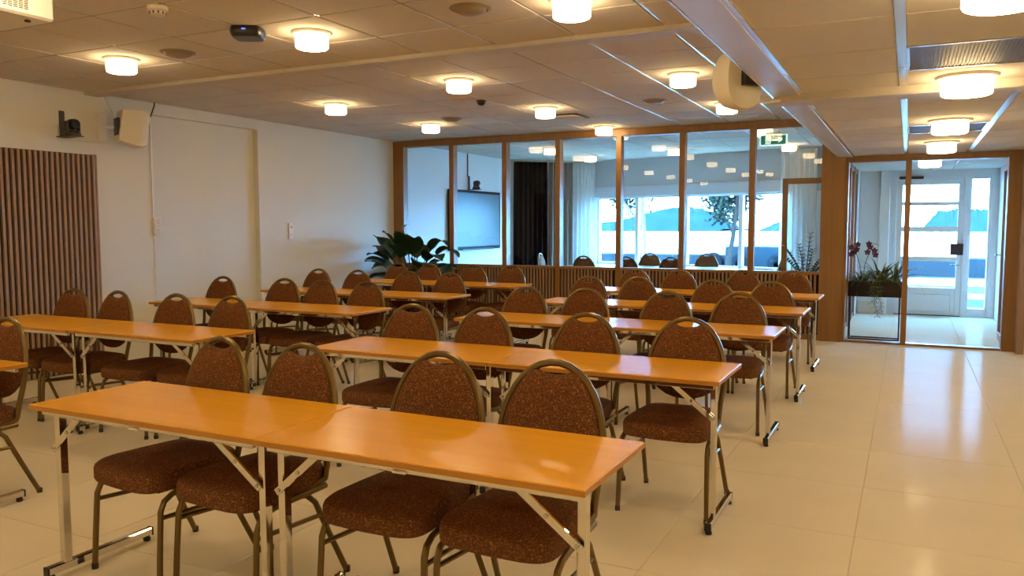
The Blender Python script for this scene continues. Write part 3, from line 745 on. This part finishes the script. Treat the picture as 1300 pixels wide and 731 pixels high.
for rn, xr, y in (('fifth', -3.93, 1.96), ('fourth', -3.815, 3.40), ('third', -3.85, 4.99), ('second', -3.905, 6.44), ('first', -3.945, 7.98)):
    table(xr - 0.571, y, 0, 'orange laminate folding table, wall-side block, %s row from glass wall, inner half' % rn, 'folding tables in the wall-side block')
    if rn != 'fifth':
        table(xr - 0.571 - 1.143, y + (-0.012 if rn == 'fourth' else 0.005), 0, 'orange laminate folding table, wall-side block, %s row from glass wall, half by cream wall' % rn, 'folding tables in the wall-side block')
MT = make_table(1.5, 0.75, HT, 'desk_white')
MT.location = (-4.48, 12.4, 0); tag(MT, 'white meeting table near the black curtain', 'table', 'white meeting tables')
o = copy_tree(MT); o.location = (-2.97, 12.4, 0); tag(o, 'white meeting table by the second window', 'table', 'white meeting tables')

# ------------------------------------------------------------------ slatted panel on the left wall
sp = empty('slatted_wall_panel', (XL, 0, 0)); tag(sp, 'brown vertical slat panel on the cream wall', 'wall panel')
MB().box(0.0, 0.012, 3.2, 5.175, 0.005, 2.06).build('backing', 'slat_back', sp)
sm = MB().cbox(0.012, 0.042, -0.0128, 0.0128, 0.01, 2.055, 0.002).mesh('slat', 'walnut_slat')
y = 5.15
while y > 3.22:
    link('slat', sm, sp, (0, y, 0)); y -= 0.0515
MB().cbox(0, 0.045, 5.166, 5.182, 0.005, 2.062, 0.002).build('edge_strip', 'walnut_slat', sp)

# ------------------------------------------------------------------ things on the left wall
def ptz(loc, rz, label, bracket=True):
    t = empty('conference_camera', loc, rz); tag(t, label, 'camera')
    # local: wall at x=0, camera looks along +x
    if bracket:
        MB().cbox(0.0, 0.012, -0.025, 0.025, 0.0, 0.235, 0.002).build('bracket_plate', 'plastic_dark', t)
        MB().cbox(0.0, 0.23, -0.06, 0.06, -0.008, 0.0, 0.002).build('bracket_shelf', 'plastic_dark', t)
    MB().lathe([(0.07, 0.0), (0.072, 0.015), (0.064, 0.04), (0.05, 0.05)], (0.15, 0, 0), 24).build('base', 'plastic_dark', t, True)
    for s in (-1, 1): MB().cbox(0.125, 0.175, s * 0.058 - 0.008, s * 0.058 + 0.008, 0.035, 0.13, 0.004).build('fork_arm', 'plastic_dark', t)
    hd_ = MB().lathe([(0.012, -0.05), (0.042, -0.04), (0.05, -0.01), (0.05, 0.03), (0.042, 0.055), (0.03, 0.058)], (0.15, 0, 0.105), 20, 'x').build('camera_head', 'plastic_black', t, True)
    MB().lathe([(0.028, 0.055), (0.028, 0.064), (0.02, 0.064), (0.018, 0.058), (0.005, 0.06)], (0.15, 0, 0.105), 18, 'x').build('lens', 'lens', hd_, True)
    return t
ptz((XL + 0.0, 4.87, 2.205), math.radians(0), 'black pan-tilt camera on a bracket above the slat panel')
def wall_speaker(loc, rz, pitch, label, wall_rel):
    t = empty('wall_speaker', loc, rz); tag(t, label, 'loudspeaker')
    # cabinet: tapered towards the back with a bowed front (towards +x)
    def rg(x, hw, hh, bow=0):
        pts = []
        for (u, v) in ((-1, -1), (-0.5, -1), (0, -1), (0.5, -1), (1, -1), (1, -0.4), (1, 0.4), (1, 1), (0.5, 1), (0, 1), (-0.5, 1), (-1, 1), (-1, 0.4), (-1, -0.4)):
            pts.append((x + bow * (1 - u * u * 0.9) + -0.04 * 0, u * hw, v * hh))
        return [(p[0] * math.cos(pitch) + p[2] * math.sin(pitch), p[1], -p[0] * math.sin(pitch) + p[2] * math.cos(pitch)) for p in pts]
    MB().loft([rg(-0.125, 0.085, 0.135), rg(-0.115, 0.10, 0.15), rg(0.06, 0.125, 0.172), rg(0.10, 0.12, 0.166, 0.015), rg(0.125, 0.10, 0.15, 0.025)]).build('cabinet', 'plastic_cream', t, True)
    MB().loft([rg(0.128, 0.09, 0.14, 0.025), rg(0.134, 0.087, 0.137, 0.025)]).build('grille', 'plastic_white', t, True)
    MB().cbox(-0.15, -0.118, -0.09, 0.03, -0.08, 0.085, 0.004).build('terminal_plate', 'plastic_black', t)
    br = MB().tube([(-0.11, 0, 0)] + [wall_rel], 0.016, 10).build('bracket_arm', 'plastic_white', t, True)
    return t
ws = wall_speaker((XL + 0.19, 5.46, 2.335), math.radians(66), math.radians(9), 'white loudspeaker on the cream wall above the slat panel', (-0.22, 0.10, 0.0))
wp = MB().cbox(0.0, 0.016, -0.05, 0.05, -0.13, 0.13, 0.003).build('wall_plate', 'plastic_white', ws)
_r = math.radians(-66); wp.rotation_euler = (0, 0, _r); wp.location = (-0.19 * math.cos(_r) + 0.18 * math.sin(_r), -0.19 * math.sin(_r) - 0.18 * math.cos(_r), 0)
cb = MB().tube([(XL + 0.012, 5.31, ZC), (XL + 0.02, 5.35, 2.56), (XL + 0.05, 5.39, 2.45)], 0.006, 6).build('speaker_cable', 'plastic_cream', None, True)
tag(cb, 'thin cream cable from ceiling to wall loudspeaker', 'cable')
cb = MB().tube([(XL + 0.008, 5.02, 2.188), (XL + 0.01, 5.2, 2.185), (XL + 0.008, 5.36, 2.2)], 0.005, 6).build('camera_cable', 'plastic_cream', None, True)
tag(cb, 'short white cable between camera bracket and loudspeaker', 'cable')
ct = empty('cable_strip', (XL, 5.835, 0)); tag(ct, 'white cable strip with a black lead on cream wall', 'cable')
MB().cbox(0.0, 0.012, -0.011, 0.011, 1.47, 2.5, 0.002).build('upper_strip', 'plastic_white', ct)
MB().cbox(0.0, 0.008, -0.005, 0.005, 0.08, 1.29, 0.002).build('lower_strip', 'plastic_white', ct)
MB().tube([(0.006, 0.0, 2.49), (0.03, 0.01, 2.55), (0.035, 0.035, 2.62), (0.03, 0.04, ZC - 0.002)], 0.007, 6).build('black_lead', 'plastic_black', ct, True)
for z, l in ((1.385, 'upper white switch box on the cable strip'), (1.29, 'lower white socket box on the cable strip')):
    t = empty('switch_box', (XL, 5.86, z)); tag(t, l, 'switch')
    MB().cbox(0.0, 0.045, -0.042, 0.042, 0, 0.085, 0.006).build('housing', 'plastic_white', t)
    MB().cbox(0.045, 0.052, -0.022, 0.022, 0.02, 0.065, 0.003).build('rocker', 'plastic_cream', t)
t = empty('wall_thermostat', (XL, 7.89, 1.215)); tag(t, 'slim white wall control plate on cream wall', 'control')
MB().cbox(0.0, 0.022, -0.04, 0.04, 0, 0.2, 0.004).build('plate', 'plastic_white', t)
MB().lathe([(0.016, 0), (0.016, 0.014), (0.01, 0.018)], (0.022, 0, 0.15), 14, 'x').build('knob', 'plastic_cream', t, True)
MB().cbox(0.022, 0.026, -0.02, 0.02, 0.03, 0.07, 0.001).build('button', 'plastic_cream', t)

# ------------------------------------------------------------------ things on the ceilings
pj = empty('projector', (-4.09, 2.43, 2.40)); tag(pj, 'white ceiling projector with side vent grille', 'projector')
MB().cbox(-0.21, 0.21, -0.24, 0.24, 0, 0.13, 0.012).build('body', 'plastic_white', pj)
for r_i in range(5):
    for c_i in range(10):
        MB().box(0.2095, 0.2112, -0.02 + r_i * 0.026, 0.0 + r_i * 0.026, 0.03 + c_i * 0.0085, 0.0345 + c_i * 0.0085).build('vent_slot', 'plastic_dark', pj) if r_i < 5 else None
MB().lathe([(0.03, 0), (0.03, 0.13)], (0, 0, 0.12), 16).build('ceiling_mount', 'plastic_white', pj, True)
for (a, b_) in ((0.13, 0.15), (-0.13, 0.15), (0.1, -0.16)): MB().lathe([(0.014, 0), (0.014, 0.01)], (a, b_, -0.009), 12).build('foot', 'plastic_dark', pj, True)

ap = empty('access_point', (-3.87, 3.98, ZC)); tag(ap, 'black rounded box with blue light on ceiling', 'access point')
def rr(hw, hd_, z, n=32, e=0.45):
    return [(hw * math.copysign(abs(math.cos(2 * math.pi * k / n)) ** e, math.cos(2 * math.pi * k / n)), hd_ * math.copysign(abs(math.sin(2 * math.pi * k / n)) ** e, math.sin(2 * math.pi * k / n)), z) for k in range(n)]
MB().loft([rr(0.085, 0.085, -0.066), rr(0.095, 0.095, -0.056), rr(0.1, 0.1, -0.03), rr(0.095, 0.095, 0)]).build('housing', 'plastic_black', ap, True)
MB().cbox(-0.012, 0.012, -0.102, -0.094, -0.028, -0.02, 0.001).build('status_light', 'blue_led', ap)
ap.rotation_euler = (0, 0, math.radians(28))

def valve(x, y, z, label, d=0.25):
    t = empty('ceiling_valve', (x, y, z)); tag(t, label, 'air valve', 'round ceiling valves')
    MB().lathe([(0.01, 0), (d / 2, 0), (d / 2, -0.004), (d / 2 - 0.02, -0.01), (d / 2 - 0.025, -0.004)], seg=28).build('ring', 'valve', t, True)
    MB().lathe([(d / 2 - 0.025, -0.004), (d / 2 - 0.035, -0.022), (d / 4, -0.034), (0.01, -0.038)], seg=28).build('disc', 'valve', t, True)
valve(-4.85, 4.28, ZC, 'round brown ceiling valve between lamp and cross beam, cream wall side')
valve(-2.35, 4.2, ZC, 'round brown ceiling valve near the grey beam, before cross beam')
valve(-4.92, 8.32, ZC, 'round brown ceiling valve beside lamp near the corner plant')
valve(-2.37, 8.07, ZC, 'round brown ceiling valve beyond cross beam, grey beam side')
dt = empty('dome_sensor', (-3.95, 7.28, ZC)); tag(dt, 'small black dome sensor on the high ceiling', 'sensor')
MB().lathe([(0.01, 0), (0.052, 0), (0.052, -0.012), (0.046, -0.014)], seg=24).build('ring', 'plastic_dark', dt, True)
MB().lathe([(0.046, -0.012), (0.042, -0.034), (0.026, -0.05), (0.004, -0.055)], seg=24).build('dome', 'plastic_black', dt, True)
sd = empty('smoke_detector', (-3.96, 3.36, ZC)); tag(sd, 'cream smoke detector with slots on the high ceiling', 'smoke detector')
MB().lathe([(0.01, 0), (0.058, 0), (0.056, -0.02), (0.045, -0.026)], seg=24).build('base', 'plastic_cream', sd, True)
MB().lathe([(0.045, -0.026), (0.043, -0.046), (0.02, -0.052), (0.004, -0.052)], seg=24).build('cap', 'plastic_cream', sd, True)
for k in range(10):
    a = k * math.pi / 5; q = MB().cbox(-0.004, 0.004, -0.002, 0.002, -0.044, -0.03, 0.0005).build('slot', 'plastic_dark', sd); q.location = (0.0445 * math.cos(a), 0.0445 * math.sin(a), 0); q.rotation_euler = (0, 0, a + math.pi / 2)
df = empty('ceiling_diffuser', (-3.64, 8.78, ZC)); tag(df, 'square ceiling air diffuser with dark gap near partition', 'air diffuser')
MB().cbox(-0.22, 0.22, -0.22, 0.22, -0.006, 0.0, 0.002).build('gap_plate', 'vent_dark', df)
MB().loft([rr(0.2, 0.2, -0.03), rr(0.21, 0.21, -0.024), rr(0.21, 0.21, -0.016)]).build('plate', 'ceiling_tile', df, True)
for (y0_, y1_, l) in ((4.09, 4.72, 'dark perforated ceiling vent before the aisle cross beam'), (7.32, 7.94, 'dark perforated ceiling vent beyond the aisle cross beam')):
    v = empty('ceiling_vent', (0.245, (y0_ + y1_) / 2, ZR)); tag(v, l, 'vent', 'perforated vents in the aisle ceiling')
    hx, hy = 0.28, (y1_ - y0_) / 2 - 0.012
    MB().box(-hx, hx, -hy, hy, 0.004, 0.012).build('perforated_panel', 'vent_dark', v)
    bars = MB()
    for k in range(36):
        x = -hx + (k + 0.5) * 2 * hx / 36; bars.box(x - 0.0035, x + 0.0035, -hy, hy, 0.0, 0.005)
    q = bars.build('perforation_ribs', 'vent_rib', v); q['kind'] = 'stuff'
    for s in (-1, 1):
        MB().box(-hx - 0.01, hx + 0.01, s * hy - 0.006, s * hy + 0.006, -0.003, 0.006).build('frame_bar', 't_bar', v)
        MB().box(s * hx - 0.008, s * hx + 0.008, -hy, hy, -0.003, 0.006).build('frame_bar', 't_bar', v)

# hanging loudspeaker on the beam
rs = empty('beam_speaker', (-0.945, 4.93, 2.25), math.radians(-38)); tag(rs, 'rounded cream loudspeaker hung beside the grey beam', 'loudspeaker')
def eg(x, ry_, rz_, dz=0): return [(x, ry_ * math.copysign(abs(math.cos(2 * math.pi * k / 28)) ** 0.75, math.cos(2 * math.pi * k / 28)), dz + rz_ * math.copysign(abs(math.sin(2 * math.pi * k / 28)) ** 0.85, math.sin(2 * math.pi * k / 28))) for k in range(28)]
MB().loft([eg(-0.14, 0.03, 0.05), eg(-0.125, 0.085, 0.11), eg(-0.06, 0.125, 0.165, -0.005), eg(0.02, 0.14, 0.185, -0.01), eg(0.07, 0.13, 0.175, -0.01), eg(0.09, 0.1, 0.145, -0.01)]).build('cabinet', 'plastic_cream', rs, True)
MB().cbox(0.08, 0.125, -0.05, 0.07, -0.06, 0.06, 0.004).build('terminal_plate', 'plastic_black', rs)
MB().tube([(0.02, 0.1, -0.13), (0.06, 0.16, -0.14), (0.1, 0.24, -0.13)], 0.008, 8).build('bracket_arm', 'plastic_white', rs, True)
MB().tube([(0.0, 0.12, 0.0), (0.08, 0.22, 0.02)], 0.02, 8).build('bracket_arm', 'plastic_dark', rs, True)

# exit sign hanging behind the glass
ex = empty('exit_sign', (-1.565, 10.55, 2.375)); tag(ex, 'green running-man exit sign with right arrow behind glass', 'exit sign')
MB().cbox(-0.165, 0.165, -0.02, 0.02, 0, 0.135, 0.004).build('housing', 'exit_white', ex)
MB().box(-0.15, 0.15, -0.022, -0.019, 0.012, 0.123).build('face', 'exit_green', ex)
yy_ = (-0.0245, -0.0215)
def flat(pts, name, mt='exit_white'): MB().prism(pts, lambda u, v, d: (u, d, v), yy_[1], yy_[0]).build(name, mt, ex)
ar = [(0.02, 0.058), (0.075, 0.058), (0.055, 0.036), (0.075, 0.036), (0.112, 0.0675), (0.075, 0.099), (0.055, 0.099), (0.075, 0.077), (0.02, 0.077)]
flat(ar, 'arrow')
flat([(-0.095, 0.02), (-0.03, 0.02), (-0.03, 0.115), (-0.095, 0.115)], 'doorway')
man = MB()
def bar(p, q, r, y=-0.0262):
    d = (Vector((q[0], 0, q[1])) - Vector((p[0], 0, p[1]))).normalized(); n = Vector((-d.z, 0, d.x)) * r
    a = Vector((p[0], y, p[1])); b2 = Vector((q[0], y, q[1])); t_ = Vector((0, 0.002, 0))
    man.loft([[a - n, a + n, a + n + t_, a - n + t_], [b2 - n, b2 + n, b2 + n + t_, b2 - n + t_]])
for p, q, r in (((-0.062, 0.088), (-0.066, 0.060), 0.0065), ((-0.066, 0.060), (-0.050, 0.046), 0.004), ((-0.050, 0.046), (-0.052, 0.028), 0.0035), ((-0.066, 0.060), (-0.078, 0.044), 0.004), ((-0.078, 0.044), (-0.094, 0.046), 0.0035), ((-0.062, 0.084), (-0.046, 0.074), 0.003), ((-0.046, 0.074), (-0.036, 0.082), 0.003), ((-0.064, 0.084), (-0.082, 0.078), 0.003), ((-0.082, 0.078), (-0.086, 0.066), 0.003)): bar(p, q, r)
man.lathe([(0.0075, -0.0262), (0.0075, -0.0242)], (-0.056, 0, 0.100), 12, 'y')
man.build('running_figure', 'exit_green', ex)
MB().cbox(-0.09, 0.09, -0.02, 0.02, 0.135, 0.165, 0.003).build('mounting_box', 'plastic_white', ex)
for s in (-0.06, 0.06): MB().tube([(s, 0, 0.16), (s, 0, ZC - 2.375)], 0.004, 6).build('hanger', 'plastic_white', ex, True)

# ------------------------------------------------------------------ meeting room screen, camera
tv = empty('wall_screen', (XL + 0.09, 12.66, 0.955)); tag(tv, 'large black-framed touch screen on meeting room wall', 'screen')
MB().cbox(-0.09, 0.0, -0.90, 0.90, 0.0, 1.045, 0.008).build('housing', 'screen_bezel', tv)
MB().box(0.0, 0.003, -0.85, 0.85, 0.06, 1.0).build('display', 'screen', tv)
MB().cbox(0.0, 0.03, -0.6, 0.6, -0.004, 0.016, 0.003).build('pen_tray', 'plastic_dark', tv)
ptz((XL + 0.01, 12.5, 2.02), 0.0, 'black pan-tilt camera above the meeting room screen', True)
cb = MB().tube([(XL + 0.01, 12.46, 2.24), (XL + 0.01, 12.46, ZC)], 0.009, 6).build('screen_cable', 'plastic_dark', None, True)
tag(cb, 'dark vertical cable from meeting room ceiling to camera', 'cable')

# brown framed door leaf standing behind the last pane
d3 = struct(empty('door_3', (-1.425, 10.42, 0)), 'oak framed glass door leaf behind the glass partition', 'door')
for (a, b_) in ((0, 0.065), (0.56, 0.625)): MB().cbox(a, b_, 0, 0.045, 0.01, 1.955, 0.003).build('stile', 'oak', d3)
for (a, b_) in ((1.885, 1.955), (0.01, 0.15)): MB().cbox(0.065, 0.56, 0, 0.045, a, b_, 0.003).build('rail', 'oak', d3)
MB().box(0.065, 0.56, 0.018, 0.026, 0.15, 1.885).build('glass_pane', 'glass', d3)
MB().lathe([(0.012, 0), (0.014, -0.02), (0.008, -0.03)], (0.03, 0.0, 1.13), 12, 'y').build('knob', 'steel', d3, True)

# ------------------------------------------------------------------ plants
def leaf(base, direction, L, Wd, droop, seed, mt, parent, name='leaf', petiole=0.0, roll=0.0, n=8):
    """a broad leaf: arched midrib, folded blade; direction = initial unit vector"""
    rnd = random.Random(seed); m_ = MB()
    d = Vector(direction).normalized(); side = d.cross(Vector((0, 0, 1)))
    if side.length < 0.05: side = Vector((1, 0, 0))
    side.normalize(); side = Matrix.Rotation(roll, 3, d) @ side
    p = Vector(base)
    if petiole > 0:
        pts = [p.copy()]
        for i in range(4): p = p + d * petiole / 4; d = (d + Vector((0, 0, -droop * 0.05))).normalized(); pts.append(p.copy())
        m_.tube(pts, 0.006, 6)
    rows = []
    for i in range(n + 1):
        t = i / n; wv = Wd * (math.sin(math.pi * min(1, t ** 0.75)) ** 0.8 if 0 < t < 1 else 0.02)
        up = side.cross(d).normalized()
        wob = 0.06 * Wd * math.sin(t * 9 + seed)
        rows.append([p - side * wv * 0.5 + up * (0.14 * wv + wob), p - side * wv * 0.25 + up * 0.03 * wv, p, p + side * wv * 0.25 + up * 0.03 * wv, p + side * wv * 0.5 + up * (0.14 * wv - wob)])
        p = p + d * L / n
        d = (d + Vector((0, 0, -droop / n))).normalized()
    m_.loft(rows, False, False, closed=False)
    return m_.build(name, mt, parent, True)
pl = empty('peace_lily', (-6.30, 9.56, 0)); tag(pl, 'large dark-leaved peace lily in a pot by the partition', 'plant')
MB().lathe([(0.02, 0), (0.15, 0), (0.19, 0.36), (0.205, 0.38), (0.205, 0.42), (0.185, 0.42), (0.18, 0.38), (0.02, 0.38)], seg=28).build('pot', 'pot_dark', pl, True)
MB().lathe([(0.005, 0.385), (0.18, 0.385), (0.18, 0.37)], seg=20).build('soil', 'soil', pl, True)
# azimuth (deg, 0=+x, 270=towards the room), elevation, petiole, length, width, droop
LV = [(196, 66, 0.62, 0.40, 0.20, 0.9), (182, 62, 0.56, 0.42, 0.20, 1.2), (228, 74, 0.66, 0.34, 0.19, 1.1), (262, 70, 0.58, 0.36, 0.24, 1.5),
      (300, 74, 0.60, 0.34, 0.21, 1.3), (350, 70, 0.70, 0.40, 0.15, 2.2), (8, 66, 0.64, 0.42, 0.15, 2.4), (335, 62, 0.58, 0.42, 0.20, 2.0),
      (320, 58, 0.48, 0.42, 0.24, 1.8), (345, 55, 0.44, 0.46, 0.22, 2.0), (215, 56, 0.46, 0.40, 0.18, 1.2), (190, 48, 0.46, 0.42, 0.15, 0.9),
      (240, 56, 0.42, 0.36, 0.20, 1.5), (270, 58, 0.44, 0.36, 0.22, 1.7), (290, 54, 0.40, 0.36, 0.22, 1.6), (80, 70, 0.55, 0.30, 0.17, 1.2),
      (110, 70, 0.55, 0.30, 0.17, 1.2), (150, 68, 0.58, 0.34, 0.18, 1.2), (255, 80, 0.66, 0.30, 0.21, 1.6), (310, 78, 0.60, 0.32, 0.20, 1.6),
      (20, 56, 0.44, 0.36, 0.18, 1.8), (60, 62, 0.40, 0.28, 0.16, 1.2), (230, 44, 0.34, 0.36, 0.18, 1.2), (335, 46, 0.36, 0.40, 0.20, 1.6), (275, 84, 0.58, 0.3, 0.22, 1.5), (205, 60, 0.54, 0.36, 0.19, 1.4)]
for i, (az, el, pt, L, wd, dr) in enumerate(LV):
    a, e = math.radians(az), math.radians(el); dv = (math.cos(a) * math.cos(e), math.sin(a) * math.cos(e), math.sin(e))
    leaf((0.05 * math.cos(a), 0.05 * math.sin(a), 0.40), dv, L, wd * 1.45, dr, i, 'leaf_dark', pl, petiole=pt, roll=random.uniform(-.3, .3))
MB().tube([(0, 0, 0.38), (-0.06, -0.03, 1.0), (-0.13, -0.05, 1.36)], 0.005, 6).build('flower_stalk', 'stem', pl, True)
leaf((-0.13, -0.05, 1.35), (0.45, -0.2, 0.35), 0.16, 0.055, 0.9, 77, 'spathe', pl, 'flower_spathe')

zp = empty('zamioculcas', (-1.17, 10.80, 0)); tag(zp, 'upright feathery houseplant behind the last glass pane', 'plant')
MB().lathe([(0.02, 0), (0.11, 0), (0.14, 0.66), (0.15, 0.68), (0.15, 0.72), (0.13, 0.72), (0.125, 0.68), (0.02, 0.68)], seg=24).build('pot', 'pot_dark', zp, True)
for i, (az, el, L) in enumerate(((80, 86, 0.60), (200, 70, 0.42), (345, 52, 0.40), (20, 66, 0.34), (250, 78, 0.48), (165, 56, 0.36), (300, 76, 0.42))):
    a, e = math.radians(az), math.radians(el); d = Vector((math.cos(a) * math.cos(e), math.sin(a) * math.cos(e), math.sin(e)))
    pts = []; p = Vector((0.03 * math.cos(a), 0.03 * math.sin(a), 0.68))
    for k in range(11):
        pts.append(p.copy()); p = p + d * L / 10; d = (d + Vector((math.cos(a), math.sin(a), -0.3)) * 0.035).normalized()
    st = MB().tube(pts, [0.008 - 0.0005 * k for k in range(11)], 6).build('stem', 'stem', zp, True)
    side = d.cross(Vector((0, 0, 1))).normalized() if abs(d.z) < 0.98 else Vector((1, 0, 0))
    for k in range(2, 11):
        for s in (-1, 1):
            leaf(pts[k], side * s * 0.8 + Vector((0, -0.2, 0.6)), 0.065, 0.04, 0.4, k, 'leaf_mid', st, 'leaflet', n=3)

# planter stand behind the lobby pane
ps = empty('planter_stand', (-0.355, 10.60, 0)); tag(ps, 'dark planter box on black steel frame in the lobby', 'planter')
MB().cbox(-0.285, 0.285, -0.1, 0.1, 0.52, 0.535, 0.002).build('box_base', 'planter_brown', ps)
for s in (-1, 1):
    MB().cbox(-0.285, 0.285, s * 0.1 - 0.008, s * 0.1 + 0.008, 0.52, 0.70, 0.002).build('box_side', 'planter_brown', ps)
    MB().cbox(s * 0.285 - 0.008, s * 0.285 + 0.008, -0.1, 0.1, 0.52, 0.70, 0.002).build('box_side', 'planter_brown', ps)
    for q in (-1, 1): MB().cbox(s * 0.275 - 0.008, s * 0.275 + 0.008, q * 0.09 - 0.008, q * 0.09 + 0.008, 0.0, 0.52, 0.001).build('leg', 'steel_black', ps)
    MB().cbox(-0.267, 0.267, s * 0.09 - 0.008, s * 0.09 + 0.008, 0.0, 0.016, 0.001).build('bottom_bar', 'steel_black', ps)
    MB().cbox(s * 0.275 - 0.008, s * 0.275 + 0.008, -0.082, 0.082, 0.0, 0.016, 0.001).build('bottom_bar', 'steel_black', ps)
MB().box(-0.277, 0.277, -0.092, 0.092, 0.535, 0.66).build('soil', 'soil', ps)
def spider(loc, label, n, seed, L, mt):
    t = empty('spider_plant', loc); tag(t, label, 'plant'); rnd = random.Random(seed)
    for k in range(n):
        a = rnd.uniform(0, 2 * math.pi); e = math.radians(rnd.uniform(35, 80))
        d = (math.cos(a) * math.cos(e), 0.6 * math.sin(a) * math.cos(e), math.sin(e))
        leaf((0.04 * math.cos(a), 0.02 * math.sin(a), 0), d, L * rnd.uniform(0.75, 1.2), 0.027, rnd.uniform(1.6, 2.9), k, mt if rnd.random() < 0.5 else 'leaf_mid', t, n=7)
    return t
spider((-0.50, 10.60, 0.66), 'green arching grassy plant at the orchid end of planter', 60, 2, 0.24, 'leaf_mid')
spider((-0.30, 10.60, 0.66), 'striped spider plant in the middle of the planter', 64, 5, 0.36, 'leaf_stripe')
spider((-0.14, 10.60, 0.66), 'broad striped plant at the door end of the planter', 30, 9, 0.36, 'leaf_stripe')
orc = empty('orchid', (-0.50, 10.62, 0.66)); tag(orc, 'purple flowering orchid with two stems in the planter', 'plant')
for k, (dx, dy, hh) in enumerate(((-0.11, 0.0, 0.50), (0.10, -0.02, 0.50))):
    st = MB().tube([(0, 0, 0), (dx * 0.3, dy, hh * 0.5), (dx * 0.9, dy, hh * 0.9), (dx * 1.2, dy, hh), (dx * 1.2 + 0.05, dy - 0.02, hh - 0.02)], 0.004, 6).build('stem', 'stem', orc, True)
    rnd = random.Random(k)
    for f in range(5):
        c = Vector((dx * 1.0 + rnd.uniform(-0.05, 0.07), dy - 0.03 + rnd.uniform(-0.03, 0.03), hh - 0.02 - f * 0.03 + rnd.uniform(-0.01, 0.02)))
        fl_ = MB().lathe([(0.002, -0.008), (0.008, 0), (0.002, 0.008)], tuple(c), 8, 'y').build('flower', 'petal', st, True)
        fm = MB()
        for q in range(5):
            a = q * 2 * math.pi / 5 + 0.3; u = Vector((math.cos(a), -0.25, math.sin(a))); v_ = Vector((-math.sin(a), 0, math.cos(a)))
            fm.add([c, c + u * 0.018 + v_ * 0.018, c + u * 0.042, c + u * 0.018 - v_ * 0.018], [(0, 1, 2, 3)])
        fm.build('petals', 'petal', st)
tr = empty('trailing_vine', (-0.33, 10.485, 0.70)); tag(tr, 'thin trailing vine hanging from the planter box', 'plant')
for k, (dx, L) in enumerate(((0, 0.36), (0.04, 0.28), (-0.035, 0.2))):
    pts = [(dx * 0.3, 0.03, -0.02), (dx * 0.6, -0.01, 0.012), (dx, -0.015, -0.05)] + [(dx + 0.02 * math.sin(i * 1.4 + k), -0.015, -0.05 - L * i / 6) for i in range(1, 7)]
    st = MB().tube(pts, 0.003, 5).build('vine_stem', 'stem', tr, True)
    for i in range(2, len(pts)):
        for s in (-1, 1): leaf(pts[i], (s * 0.8, -0.4, -0.3), 0.05, 0.022, 0.5, i, 'leaf_mid', st, 'leaflet', n=3)
